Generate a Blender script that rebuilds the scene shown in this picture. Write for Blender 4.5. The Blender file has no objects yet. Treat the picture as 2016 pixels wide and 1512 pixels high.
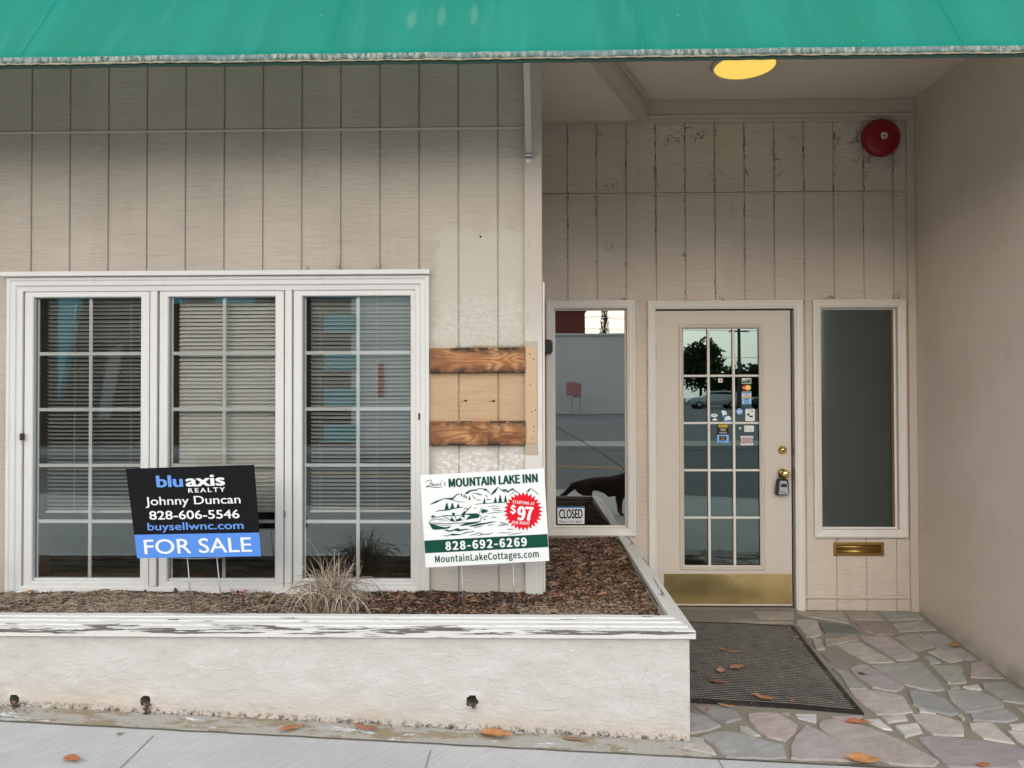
import bpy, bmesh, math, random, os
from mathutils import Vector, Matrix, noise
from mathutils.geometry import tessellate_polygon
random.seed(7)
R = math.radians
SC = bpy.context.scene
COL = SC.collection

# ------------------------------------------------------------------ camera
F, H = 1450.0, 1.467
_y, _p, _r = R(1.19), R(0.8), R(0.15)
FW = Vector((-math.sin(_y) * math.cos(_p), math.cos(_y) * math.cos(_p), math.sin(_p)))
_r0 = Vector((math.cos(_y), math.sin(_y), 0)); _u0 = _r0.cross(FW)
RT = _r0 * math.cos(_r) - _u0 * math.sin(_r)
UP = _r0 * math.sin(_r) + _u0 * math.cos(_r)
EYE = Vector((0, 0, H))
cd = bpy.data.cameras.new('camera'); cam = bpy.data.objects.new('camera', cd); COL.objects.link(cam)
m3 = Matrix((RT, UP, -FW)).transposed()
cam.matrix_world = Matrix.Translation(EYE) @ m3.to_4x4()
cd.sensor_fit = 'HORIZONTAL'; cd.sensor_width = 36; cd.lens = F / 2016 * 36
cd.clip_start = .05; cd.clip_end = 800
SC.camera = cam

# ------------------------------------------------------------------ sky, sun, exposure
W = bpy.data.worlds.new("World"); SC.world = W; W.use_nodes = True
_t = W.node_tree
sky = _t.nodes.new('ShaderNodeTexSky'); sky.sky_type = 'NISHITA'; sky.sun_disc = False
sky.sun_elevation = R(18); sky.sun_rotation = R(190)
sky.air_density = .6; sky.dust_density = 4.0; sky.ozone_density = .5
_bg = _t.nodes['Background']; _bg.inputs[1].default_value = .13
_ov = _t.nodes.new('ShaderNodeMix'); _ov.data_type = 'RGBA'; _ov.inputs[0].default_value = .68      # cloud cover evens the clear sky out
_ov.inputs[7].default_value = (8.6, 8.9, 9.3, 1)
_t.links.new(sky.outputs[0], _ov.inputs[6]); _t.links.new(_ov.outputs[2], _bg.inputs[0])
sl = bpy.data.lights.new('sun', 'SUN'); so = bpy.data.objects.new('sun', sl); COL.objects.link(so)
sl.energy = .74; sl.angle = R(100); sl.color = (1, .985, .97)
so.rotation_euler = Vector((-.25, 3.05, -1)).to_track_quat('-Z', 'Y').to_euler()
vs = SC.view_settings
vs.view_transform = 'Standard'; vs.look = 'None'; vs.gamma = 1; vs.use_curve_mapping = False
vs.exposure = 0.78
SC.cycles.use_denoising = True
SC.cycles.max_bounces = 8; SC.cycles.transparent_max_bounces = 16
SC.cycles.sample_clamp_indirect = 6
SC.cycles.caustics_reflective = False

# ------------------------------------------------------------------ geometry helpers
YF, YR = 3.80, 5.08          # front wall plane, recess wall plane


def ray(px, py):
    return FW + RT * ((px - 1008) / F) + UP * ((756 - py) / F)


def P(px, py, Y):
    d = ray(px, py); return EYE + d * (Y / d.y)


def PZ(px, py, z):
    d = ray(px, py); return EYE + d * ((z - H) / d.z)


def onto(px, py, fz):
    z = 0.
    for _ in range(12):
        p = PZ(px, py, z); z = fz(p.x, p.y)
    p.z = z
    return p


def PX_(px, Y, py=770): return P(px, py, Y).x
def PZ_(py, Y, px=1008): return P(px, py, Y).z


class MB:
    """collects faces; build() links ONE mesh object"""
    def __init__(s): s.v = []; s.f = []; s.c = {}

    def add(s, verts, faces, col=None):
        o = len(s.v); s.v += [tuple(v) for v in verts]
        for f in faces:
            if col is not None: s.c[len(s.f)] = col
            s.f.append([i + o for i in f])

    def box(s, x0, x1, y0, y1, z0, z1, col=None):
        x0, x1 = sorted((x0, x1)); y0, y1 = sorted((y0, y1)); z0, z1 = sorted((z0, z1))
        v = [(x, y, z) for z in (z0, z1) for y in (y0, y1) for x in (x0, x1)]
        s.add(v, [(0, 2, 3, 1), (4, 5, 7, 6), (0, 1, 5, 4), (2, 6, 7, 3), (0, 4, 6, 2), (1, 3, 7, 5)], col)

    def prism(s, poly, d, col=None):
        """3d polygon extruded by vector d"""
        d = Vector(d); n = len(poly); a = [Vector(p) for p in poly]
        v = a + [p + d for p in a]
        tri = tessellate_polygon([a])
        f = [tuple(t) for t in tri] + [tuple(i + n for i in reversed(t)) for t in tri]
        f += [(i, (i + 1) % n, (i + 1) % n + n, i + n) for i in range(n)]
        s.add(v, f, col)

    def poly(s, pts, col=None):
        a = [Vector(p) for p in pts]
        s.add(a, [tuple(t) for t in tessellate_polygon([a])], col)

    def tube(s, pts, r, n=6, cap=True, col=None):
        pts = [Vector(p) for p in pts]; k = len(pts)
        rs = r if isinstance(r, (list, tuple)) else [r] * k
        vs_ = []; up = None
        for i, p in enumerate(pts):
            t = (pts[min(i + 1, k - 1)] - pts[max(i - 1, 0)])
            t = t.normalized() if t.length > 1e-9 else Vector((0, 0, 1))
            if up is None:
                up = t.orthogonal().normalized()
            else:
                up = (up - t * up.dot(t))
                up = up.normalized() if up.length > 1e-6 else t.orthogonal().normalized()
            b = t.cross(up)
            for j in range(n):
                a = 2 * math.pi * j / n
                vs_.append(p + (up * math.cos(a) + b * math.sin(a)) * rs[i])
        f = [(i * n + j, i * n + (j + 1) % n, (i + 1) * n + (j + 1) % n, (i + 1) * n + j) for i in range(k - 1) for j in range(n)]
        if cap:
            f += [tuple(reversed(range(n))), tuple((k - 1) * n + j for j in range(n))]
        s.add(vs_, f, col)

    def lathe(s, prof, o, axis=(0, -1, 0), n=24, col=None):
        """prof = [(radius, height along axis)]"""
        o = Vector(o); a = Vector(axis).normalized(); u = a.orthogonal().normalized(); w = a.cross(u)
        v = []
        for r_, h_ in prof:
            for j in range(n):
                t = 2 * math.pi * j / n
                v.append(o + a * h_ + (u * math.cos(t) + w * math.sin(t)) * r_)
        k = len(prof)
        f = [(i * n + j, i * n + (j + 1) % n, (i + 1) * n + (j + 1) % n, (i + 1) * n + j) for i in range(k - 1) for j in range(n)]
        f += [tuple(reversed(range(n))), tuple((k - 1) * n + j for j in range(n))]
        s.add(v, f, col)

    def frame(s, x0, x1, z0, z1, prof):
        """mitred picture frame facing -Y. prof = [(inset, y)] from the outer edge inwards"""
        v = []
        for d, y in prof:
            v += [(x0 + d, y, z0 + d), (x1 - d, y, z0 + d), (x1 - d, y, z1 - d), (x0 + d, y, z1 - d)]
        f = [(i * 4 + j, i * 4 + (j + 1) % 4, i * 4 + 4 + (j + 1) % 4, i * 4 + 4 + j) for i in range(len(prof) - 1) for j in range(4)]
        s.add(v, f)

    def build(s, name, mat, parent=None, smooth=False, bevel=0, fix=True, seg=1):
        me = bpy.data.meshes.new(name)
        o = parent
        off = Vector((0, 0, 0))
        while o is not None:
            off += o.location; o = o.parent
        me.from_pydata([(x - off.x, y - off.y, z - off.z) for x, y, z in s.v], [], s.f)
        if fix:
            bm = bmesh.new(); bm.from_mesh(me); bmesh.ops.recalc_face_normals(bm, faces=bm.faces); bm.to_mesh(me); bm.free()
        if s.c:
            at_ = me.color_attributes.new('Col', 'FLOAT_COLOR', 'CORNER')
            for p in me.polygons:
                c = s.c.get(p.index, (1, 1, 1))
                for li in p.loop_indices: at_.data[li].color = (*c, 1)
        me.materials.append(mat)
        if smooth:
            for p in me.polygons: p.use_smooth = True
        ob = bpy.data.objects.new(name, me); COL.objects.link(ob); ob.parent = parent
        if bevel:
            b = ob.modifiers.new('bevel', 'BEVEL'); b.width = bevel; b.segments = seg; b.limit_method = 'ANGLE'; b.angle_limit = R(40)
        return ob


def tag(o, label, cat=None, group=None, kind=None):
    if label: o['label'] = label
    if cat: o['category'] = cat
    if group: o['group'] = group
    if kind: o['kind'] = kind
    return o


def thing(name, label, cat, loc, group=None):
    o = bpy.data.objects.new(name, None); COL.objects.link(o); o.location = loc; o.empty_display_size = .1
    return tag(o, label, cat, group)


# ------------------------------------------------------------------ material helpers
class NT:
    def __init__(s, name, rough=.6, metal=0., spec=.4):
        s.m = bpy.data.materials.new(name); s.m.use_nodes = True
        s.t = s.m.node_tree; s.b = s.t.nodes['Principled BSDF']
        s.b.inputs['Roughness'].default_value = rough; s.b.inputs['Metallic'].default_value = metal
        s.b.inputs['Specular IOR Level'].default_value = spec
        s._pos = None

    def set(s, sock, val):
        if isinstance(val, bpy.types.NodeSocket): s.t.links.new(val, sock)
        elif isinstance(val, (tuple, list)) and sock.type == 'RGBA': sock.default_value = (*val[:3], 1)
        else: sock.default_value = val

    def n(s, typ, props=None, **inp):
        nd = s.t.nodes.new('ShaderNode' + typ)
        for k, v in (props or {}).items(): setattr(nd, k, v)
        for k, v in inp.items(): s.set(nd.inputs[k.replace('_', ' ')], v)
        return nd

    def pos(s, scale=(1, 1, 1), rot=(0, 0, 0), obj=False):
        g = s.n('TexCoord').outputs['Object'] if obj else s.n('NewGeometry').outputs['Position']
        mp = s.n('Mapping'); s.set(mp.inputs['Vector'], g)
        if any(rot): mp.vector_type = 'TEXTURE'; scale = tuple(1 / q for q in scale)
        mp.inputs['Scale'].default_value = scale; mp.inputs['Rotation'].default_value = rot
        return mp.outputs[0]

    def noise(s, scale, vec=None, detail=4, rough=.55, dist=0.):
        nd = s.n('TexNoise', Scale=scale, Detail=detail, Roughness=rough, Distortion=dist)
        s.set(nd.inputs['Vector'], vec if vec is not None else s.pos())
        return nd.outputs['Fac']

    def rng(s, v, a, b, c=0., d=1., smooth=True):
        nd = s.n('MapRange', {'interpolation_type': 'SMOOTHSTEP' if smooth else 'LINEAR'})
        s.set(nd.inputs[0], v)
        for i, q in enumerate((a, b, c, d)): s.set(nd.inputs[i + 1], q)
        return nd.outputs[0]

    def mix(s, fac, a, b, blend='MIX'):
        nd = s.n('Mix', {'data_type': 'RGBA', 'blend_type': blend})
        s.set(nd.inputs[0], fac); s.set(nd.inputs[6], a); s.set(nd.inputs[7], b)
        return nd.outputs[2]

    def math(s, op, a, b=0., c=None):
        nd = s.n('Math', {'operation': op})
        s.set(nd.inputs[0], a); s.set(nd.inputs[1], b)
        if c is not None: s.set(nd.inputs[2], c)
        return nd.outputs[0]

    def xyz(s):
        nd = s.n('SeparateXYZ'); s.set(nd.inputs[0], s.n('NewGeometry').outputs['Position'])
        return nd.outputs

    def box(s, x0, x1, z0, z1, soft=.004, wob=None, amp=0.):
        """mask 0..1 of a world x/z rectangle with an edge that a noise may make ragged"""
        o = s.xyz(); x, z = o[0], o[2]
        if wob is not None:
            w = s.math('MULTIPLY', s.math('SUBTRACT', wob, .5), amp)
            x = s.math('ADD', x, w); z = s.math('ADD', z, w)
        r = None
        for v, a, b in ((x, x0, x1), (z, z0, z1)):
            for q in (s.rng(v, a - soft, a + soft), s.rng(v, b - soft, b + soft, 1., 0.)):
                r = q if r is None else s.math('MULTIPLY', r, q)
        return r

    def color(s, c): s.set(s.b.inputs['Base Color'], c)
    def roughness(s, c): s.set(s.b.inputs['Roughness'], c)

    def bump(s, h, dist=.002, strength=1., prev=None):
        nd = s.n('Bump', Height=h, Distance=dist, Strength=strength)
        if prev is not None: s.set(nd.inputs['Normal'], prev)
        s.set(s.b.inputs['Normal'], nd.outputs[0])
        return nd.outputs[0]


def simple(name, col, rough=.5, metal=0., var=.08, scale=9., bump=0., spec=.4):
    a = NT(name, rough, metal, spec)
    f = a.noise(scale, a.pos(obj=True))
    a.color(a.mix(f, tuple(c * (1 - var) for c in col), tuple(min(1, c * (1 + var)) for c in col)))
    if bump: a.bump(a.noise(scale * 12, a.pos(obj=True)), bump)
    return a.m


def siding_mat(name, base, dirt, front=False):
    a = NT(name, .75, spec=.25)
    saw = a.noise(1., a.pos((6, 6, 250)), 3, .65)
    saw2 = a.noise(1., a.pos((9, 9, 70)), 4, .65, .6)
    big = a.noise(1.3, None, 5, .6)
    col = a.mix(a.rng(big, .3, .7), tuple(c * .93 for c in base), tuple(c * 1.06 for c in base))
    col = a.mix(a.rng(saw, .28, .55, .40, 0.), col, tuple(c * .55 for c in base))
    col = a.mix(a.rng(saw2, .62, .8, 0., .25), col, tuple(min(1, c * 1.25) for c in base))
    # grime, in cloudy patches and streaks that run down
    st = a.noise(1., a.pos((7, 7, .9)), 5, .65)
    col = a.mix(a.rng(st, .52, .78, 0., dirt), col, (.13, .105, .075))
    spk = a.noise(55., None, 3, .7)
    col = a.mix(a.rng(spk, .69, .74, 0., dirt * 1.3), col, (.07, .05, .035))
    if front:
        ys = lambda py: PZ_(py, YF, 940)
        xa, xb = PX_(849, YF), PX_(1034, YF)
        wob = a.noise(9., None, 6, .7); fine = a.noise(1., a.pos((30, 30, 45)), 5, .75)
        ff = a.rng(fine, .42, .6)
        # old lighter paint where a sign used to hang
        k1 = a.box(xa + .02, xb + .1, ys(694), ys(455), .03, wob, .25)
        col = a.mix(a.math('MULTIPLY', k1, .55), col, (.50, .48, .41))
        k2 = a.box(xa + .05, xb, ys(676), ys(590), .05, wob, .3)
        col = a.mix(a.math('MULTIPLY', a.math('MULTIPLY', k2, ff), .42), col, (.60, .585, .53))
        k3 = a.box(xa, xb + .1, ys(1190), ys(880), .03, wob, .16)
        col = a.mix(a.math('MULTIPLY', k3, .6), col, (.55, .52, .47))
        k4 = a.box(xa + .03, xb, ys(985), ys(892), .03, wob, .2)
        col = a.mix(a.math('MULTIPLY', a.math('MULTIPLY', k4, ff), .85), col, (.74, .73, .70))
        tan = a.mix(a.rng(saw2, .3, .7), (.42, .29, .175), (.47, .335, .21))
        tan = a.mix(a.rng(fine, .63, .72, 0., .35), tan, (.25, .15, .08))
        k5 = a.box(xa - .01, xb + .02, ys(850), ys(710), .002)
        col = a.mix(k5, col, tan)
        # brown smear under the upper board
        k6 = a.box(xa + .13, xb, ys(690), ys(680), .004, wob, .05)
        col = a.mix(a.math('MULTIPLY', k6, .8), col, (.27, .22, .16))
    a.color(col)
    b = a.bump(saw, .0022, .9)
    a.bump(saw2, .0025, .7, b)
    return a.m


def trim_mat(name, base, dirt=.25, peel=0., stretch=(1, 1, 1)):
    a = NT(name, .5, spec=.4)
    n1 = a.noise(3., None, 5, .6)
    col = a.mix(n1, tuple(c * .92 for c in base), base)
    n2 = a.noise(1., a.pos((16, 16, 4)), 5, .7)
    col = a.mix(a.rng(n2, .56, .8, 0., dirt), col, (.28, .25, .2))
    n3 = a.noise(90., None, 2, .5)
    col = a.mix(a.rng(n3, .72, .76, 0., dirt * 1.4), col, (.12, .1, .08))
    h = a.noise(1., a.pos((60, 60, 9)), 3, .5)
    if peel:
        pn = a.noise(1., a.pos(stretch), 6, .62, .3)
        z_ = a.xyz()[2]
        pn = a.math('ADD', pn, a.math('MULTIPLY', a.math('MULTIPLY', a.rng(z_, .474, .481, 1., 0.), a.rng(z_, .452, .462)), .15))
        pk = a.rng(pn, peel, peel + .012)
        col = a.mix(pk, col, a.mix(a.noise(1., a.pos((6, 60, 90)), 4, .6), (.06, .055, .05), (.19, .17, .16)))
        cr = a.noise(1., a.pos((3.2, 55, 80)), 5, .7)
        col = a.mix(a.rng(cr, .60, .645, 0., .6), col, (.22, .20, .185))
        a.bump(a.math('SUBTRACT', h, a.math('MULTIPLY', pk, 2.)), .0015, .7)
    else:
        a.bump(h, .0006, .5)
    a.color(col)
    return a.m


TAUPE = (.40, .345, .285)
M = {}
M['siding'] = siding_mat('front_siding', (.425, .38, .325), .14, True)
M['siding_in'] = siding_mat('recess_siding', (.56, .49, .415), .16)
M['taupe'] = trim_mat('taupe_trim', (.53, .455, .375), .3)
M['white'] = trim_mat('white_window_paint', (.61, .61, .59), .35)
M['cream'] = trim_mat('cream_trim', (.66, .63, .575), .22)
M['peel'] = trim_mat('peeling_white_paint', (.64, .635, .605), .3, .625, (4.2, 26, 95))
M['peel_side'] = trim_mat('weathered_grey_white', (.62, .61, .57), .3, .62, (14, 1.6, 30))
M['ceil'] = simple('ceiling_paint', (.68, .595, .505), .8, var=.06, scale=2., bump=.0006)
M['dark'] = simple('dark_gap', (.018, .016, .015), .8)
M['room'] = simple('interior_wall', (.16, .15, .14), .9, var=.15, scale=2.)
M['jamb'] = simple('brown_jamb', (.16, .085, .045), .6)
M['vinyl'] = simple('muntin_white', (.90, .91, .90), .35, var=.03)
M['blind'] = simple('blind_slat', (.80, .795, .73), .45, var=.04)
M['black'] = simple('black_plastic', (.012, .012, .013), .45)
M['steel'] = simple('galvanised_wire', (.36, .37, .39), .38, .85)
M['rust'] = simple('dark_hinge', (.07, .055, .045), .55, .5)


def corner_mat():
    a = NT('corner_post_paint', .6, spec=.3)
    z = a.xyz()[2]
    wob = a.noise(7., None, 6, .7)
    g = a.noise(1., a.pos((70, 70, 5)), 4, .65)
    base = a.mix(wob, (.40, .355, .30), (.46, .41, .35))
    zz = a.math('ADD', z, a.math('MULTIPLY', a.math('SUBTRACT', wob, .5), .5))
    low = a.rng(zz, PZ_(800, YF), PZ_(560, YF), 1., 0.)
    col = a.mix(low, base, a.mix(g, (.50, .48, .44), (.66, .65, .62)))
    col = a.mix(a.rng(g, .62, .7, 0., .4), col, (.22, .19, .16))
    halo = a.box(-.03, PX_(1059, YF), PZ_(896, YF), PZ_(672, YF), .003, wob, .012)
    col = a.mix(halo, col, (.40, .335, .255))
    a.color(col); a.bump(g, .0012, .6)
    return a.m


M['post'] = corner_mat()


def tan_mat():
    a = NT('bare_tan_patch', .75)
    n = a.noise(1., a.pos((60, 60, 6)), 5, .65); s_ = a.noise(70.)
    c = a.mix(n, (.45, .315, .19), (.53, .385, .255))
    a.color(a.mix(a.rng(s_, .68, .74, 0., .6), c, (.09, .06, .04))); a.bump(n, .001, .5)
    return a.m


M['tan'] = tan_mat()


def wood_mat():
    a = NT('weathered_pine', .7, spec=.3)
    f = a.noise(1., a.pos((2.3, 3, 9)), 2, .45, .25)                     # growth rings: contour lines of a stretched field
    ring = a.math('MULTIPLY_ADD', a.math('SINE', a.math('MULTIPLY', f, 95.)), .5, .5)
    ring = a.math('POWER', ring, 2.2)
    fine = a.noise(1., a.pos((9, 80, 230)), 4, .65)
    g = a.noise(1., a.pos((5., 5, 9)), 5, .65)
    c = a.mix(a.rng(g, .35, .65), (.50, .27, .125), (.40, .185, .075))
    c = a.mix(a.math('MULTIPLY', ring, .75), c, (.19, .065, .022))
    c = a.mix(a.rng(fine, .52, .78, 0., .5), c, (.15, .055, .02))
    c = a.mix(a.rng(fine, .2, .42, .35, 0.), c, (.60, .40, .24))
    dk = a.noise(3.1, a.pos((1, 1, 1.6)), 5, .6)
    c = a.mix(a.rng(dk, .53, .66, 0., .8), c, (.13, .05, .02))
    xw = a.math('ADD', a.xyz()[0], a.math('MULTIPLY', a.math('SUBTRACT', f, .5), .22)); xl, xr = PX_(849, YF), PX_(1034, YF)
    ends = a.math('ADD', a.rng(xw, xl + .04, xl + .17, .7, 0.), a.rng(xw, xr - .07, xr - .01, 0., .6))
    c = a.mix(ends, c, (.15, .058, .022))
    sep = a.n('SeparateXYZ'); a.set(sep.inputs[0], a.n('TexCoord').outputs['Object'])
    edge = a.rng(a.math('ABSOLUTE', sep.outputs[2]), .018, .066)
    rot = a.math('MULTIPLY', edge, a.rng(a.noise(11., a.pos((1, 1, .6)), 5, .65), .45, .56))
    c = a.mix(rot, c, (.022, .017, .015))
    a.color(c); a.bump(a.math('ADD', ring, fine), .0012, .6)
    return a.m


M['wood'] = wood_mat()


def stucco_mat():
    a = NT('white_stucco', .85, spec=.2)
    b1 = a.noise(1., a.pos((12, 12, 22)), 6, .62, .8); b2 = a.noise(1., a.pos((55, 55, 90)), 4, .6, .5); big = a.noise(2.2, None, 5, .6)
    c = a.mix(a.rng(a.noise(3.5, a.pos((1, 1, 1.6)), 6, .68), .3, .7), (.49, .468, .44), (.55, .535, .512))
    c = a.mix(a.rng(b1, .56, .74, 0., .35), c, (.70, .695, .68))
    z = a.xyz()[2]; x = a.xyz()[0]
    hgt = a.math('ADD', z, a.math('MULTIPLY', x, .045))
    low = a.rng(a.math('ADD', hgt, a.math('MULTIPLY', a.math('SUBTRACT', big, .5), .18)), .04, .17, 1., 0.)
    c = a.mix(a.math('MULTIPLY', low, .42), c, (.50, .40, .28))
    gr = a.noise(45., None, 5, .7)
    edge = a.rng(hgt, .045, .075, 1., 0.)
    c = a.mix(a.math('MULTIPLY', edge, a.rng(gr, .45, .6)), c, (.10, .085, .075))
    top = a.math('MULTIPLY', a.rng(z, .40, .45), a.rng(a.noise(1., a.pos((25, 25, 3)), 4, .7), .55, .75, 0., .5))
    c = a.mix(top, c, (.38, .31, .23))
    c = a.mix(a.rng(a.noise(28., None, 4, .6), .70, .735, 0., .5), c, (.30, .25, .21))
    wv = a.noise(3.1, None, 7, .72, 1.2)
    crack = a.rng(a.math('ABSOLUTE', a.math('SUBTRACT', wv, .5)), .0, .004, .5, 0.)
    c = a.mix(a.math('MULTIPLY', crack, a.rng(a.noise(1.7), .5, .6)), c, (.25, .21, .18))
    a.color(c)
    p = a.bump(b1, .009, .65); a.bump(b2, .005, .6, p)
    return a.m


M['stucco'] = stucco_mat()


def smooth_wall_mat():
    a = NT('smooth_beige_render', .85, spec=.2)
    n1 = a.noise(1.1, None, 5, .6); n2 = a.noise(140., None, 3, .6)
    c = a.mix(a.rng(n1, .3, .7), (.56, .485, .405), (.62, .545, .465))
    c = a.mix(a.rng(a.noise(4., None, 6, .7), .58, .75, 0., .25), c, (.30, .25, .19))
    o = a.xyz(); zz = a.math('ADD', o[2], a.math('MULTIPLY', n1, .12))
    c = a.mix(a.math('MULTIPLY', a.rng(zz, -.03, .13, 1., 0.), a.rng(a.noise(9., None, 5, .7), .3, .65, .2, .75)), c, (.25, .215, .17))
    sc = a.noise(1., a.pos((1, 2.2, 26)), 5, .75)
    c = a.mix(a.rng(sc, .66, .72, 0., .25), c, (.28, .24, .19))
    c = a.mix(a.rng(a.noise(1., a.pos((9, 9, .8)), 5, .6), .55, .8, 0., .22), c, (.33, .28, .22))
    a.color(c); a.bump(n2, .0014, .6, a.bump(a.noise(14., None, 4, .6), .004, .5))
    return a.m


M['render'] = smooth_wall_mat()


def fabric_mat():
    a = NT('teal_canvas', .8, spec=.1)
    st = a.noise(1., a.pos((3.4, .5, .5)), 4, .6); st2 = a.noise(1., a.pos((14, 1.5, 1.5)), 5, .65); wv = a.noise(1., a.pos((230, 160, 160)), 3, .7)
    c = a.mix(a.rng(st, .3, .72), (.001, .205, .148), (.004, .25, .19))
    c = a.mix(a.rng(st2, .48, .78, 0., .45), c, (.03, .29, .235))
    c = a.mix(a.rng(wv, .5, .75, 0., .35), c, (.004, .20, .155))
    sp = a.n('TexVoronoi', {'feature': 'F1'}, Scale=7.); a.set(sp.inputs['Vector'], a.pos())
    c = a.mix(a.rng(sp.outputs['Distance'], .02, .035, .6, 0.), c, (.45, .6, .56))
    o = a.xyz()
    for px, py, sx, sz in ((805, 22, .020, .055), (865, 12, .016, .06), (931, 8, .016, .06)):
        q = P(px, py, 3.12)
        dx = a.math('DIVIDE', a.math('SUBTRACT', o[0], q.x), sx); dz = a.math('DIVIDE', a.math('SUBTRACT', o[2], q.z), sz)
        d2 = a.math('ADD', a.math('MULTIPLY', dx, dx), a.math('MULTIPLY', dz, dz))
        c = a.mix(a.rng(d2, 0., 2.2, .12, 0.), c, (.45, .55, .52))
    a.color(c); a.bump(wv, .0008, .5)
    # thin cloth: part of the daylight comes through
    tl_ = a.n('BsdfTranslucent', Color=(.50, .52, .43)); mx = a.n('MixShader'); mx.inputs[0].default_value = .22
    a.t.links.new(a.b.outputs[0], mx.inputs[1]); a.t.links.new(tl_.outputs[0], mx.inputs[2])
    a.t.links.new(mx.outputs[0], a.t.nodes['Material Output'].inputs['Surface'])
    return a.m


M['canvas'] = fabric_mat()


def hem_mat():
    a = NT('frayed_hem', .85)
    n = a.noise(1., a.pos((45, 45, 18)), 5, .75)
    c = a.mix(a.rng(n, .40, .60), (.04, .10, .09), (.28, .30, .26))
    big = a.noise(2.2, None, 4, .6)
    c = a.mix(a.rng(big, .45, .65), c, (.10, .17, .17))
    c = a.mix(a.rng(n, .52, .66, 0., .6), c, (.42, .42, .37))
    a.color(c); a.bump(n, .003, .8)
    return a.m


M['hem'] = hem_mat()
M['cord'] = simple('frayed_cord', (.33, .285, .19), .9, var=.6, scale=60.)
M['hemdark'] = simple('dark_green_hem', (.004, .03, .022), .8)


def mulch_mat(name, stops, bump=.002):
    a = NT(name, .9, spec=.15)
    g = a.n('NewGeometry').outputs['Random Per Island']
    r = a.n('ValToRGB'); a.set(r.inputs[0], g)
    e = r.color_ramp.elements
    while len(e) < len(stops): e.new(.5)
    for q, (p_, c_) in zip(e, stops): q.position = p_; q.color = (*c_, 1)
    n = a.noise(60., None, 4, .7)
    c = a.mix(a.rng(n, .4, .75, 0., .55), r.outputs[0], (.035, .025, .018))
    a.color(c); a.bump(n, bump, .6)
    return a.m


M['mulch'] = mulch_mat('bark_mulch', [(0, (.035, .022, .015)), (.3, (.10, .055, .035)), (.55, (.19, .10, .06)), (.75, (.22, .16, .115)), (.9, (.36, .28, .21)), (1, (.34, .13, .06))])
M['straw'] = mulch_mat('dry_grass', [(0, (.17, .13, .095)), (.35, (.34, .27, .20)), (.75, (.54, .455, .35)), (1, (.68, .60, .48))], .0005)
M['soil'] = simple('dark_soil', (.035, .024, .017), .95, var=.4, scale=25., bump=.006)


def concrete_mat():
    a = NT('broomed_concrete', .85, spec=.25)
    br = a.noise(1., a.pos((6, 150, 6), (0, 0, R(58))), 3, .6)
    big = a.noise(1.6, None, 5, .6); fine = a.noise(170., None, 3, .6)
    c = a.mix(a.rng(big, .3, .7), (.42, .42, .415), (.495, .495, .485))
    c = a.mix(a.rng(br, .35, .62, .32, 0.), c, (.28, .285, .28))
    c = a.mix(a.rng(fine, .62, .72, 0., .5), c, (.25, .25, .24))
    c = a.mix(a.rng(a.noise(5., None, 6, .7), .60, .75, 0., .35), c, (.35, .33, .28))
    a.color(c); a.bump(br, .0022, .6)
    return a.m


M['concrete'] = concrete_mat()


def strip_mat():
    a = NT('worn_footing', .9, spec=.2)
    n = a.noise(5., a.pos((1, 2.5, 1)), 6, .7); g = a.noise(120., None, 3, .7)
    c = a.mix(a.rng(n, .42, .50), (.27, .225, .15), (.36, .345, .31))
    c = a.mix(a.rng(g, .5, .7, 0., .5), c, (.18, .14, .09))
    w = a.noise(3.3, a.pos((1, 4, 1)), 6, .7, .6)
    c = a.mix(a.rng(w, .60, .63, 0., .9), c, (.62, .67, .69))
    a.color(c); a.bump(g, .004, .8)
    return a.m


M['strip'] = strip_mat()


def stone_mat():
    a = NT('flagstone', .8, spec=.25)
    v = a.n('VertexColor', {'layer_name': 'Col'}).outputs[0]
    n = a.noise(1., a.pos((9, 22, 9), (0, 0, .5)), 6, .65, .5); f = a.noise(160., None, 3, .65)
    c = a.mix(a.rng(n, .35, .65, 0., 1.), a.mix(.28, v, (.12, .105, .085)), v)
    c = a.mix(a.rng(n, .6, .8, 0., .3), c, (.50, .47, .43))
    c = a.mix(a.rng(f, .52, .72, 0., .55), c, a.mix(.6, v, (.06, .055, .05)))
    d = a.noise(2.4, None, 5, .6)
    c = a.mix(a.rng(d, .5, .72, 0., .25), c, (.22, .20, .15))
    a.color(c); a.bump(a.math('ADD', n, a.math('MULTIPLY', f, .8)), .0025, .6)
    return a.m


M['stone'] = stone_mat()


def mortar_mat():
    a = NT('mortar', .95, spec=.15)
    f = a.noise(130., None, 4, .7); n = a.noise(6.)
    c = a.mix(n, (.21, .19, .145), (.28, .255, .205))
    a.color(a.mix(a.rng(f, .5, .7, 0., .6), c, (.12, .105, .08))); a.bump(f, .004, .8)
    return a.m


M['mortar'] = mortar_mat()


def mat_rubber():
    a = NT('dusty_rubber', .75, spec=.3)
    n = a.noise(3.2, None, 6, .7); f = a.noise(140., None, 4, .75)
    c = a.mix(a.rng(n, .46, .75, .0, .6), (.017, .014, .012), (.15, .135, .115))
    c = a.mix(a.rng(f, .6, .72, 0., .6), c, (.22, .195, .16))
    a.color(c); a.bump(f, .002, .5)
    return a.m


M['rubber'] = mat_rubber()
M['ridge'] = simple('dusty_ridge', (.155, .14, .12), .8, var=.6, scale=14.)


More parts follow.
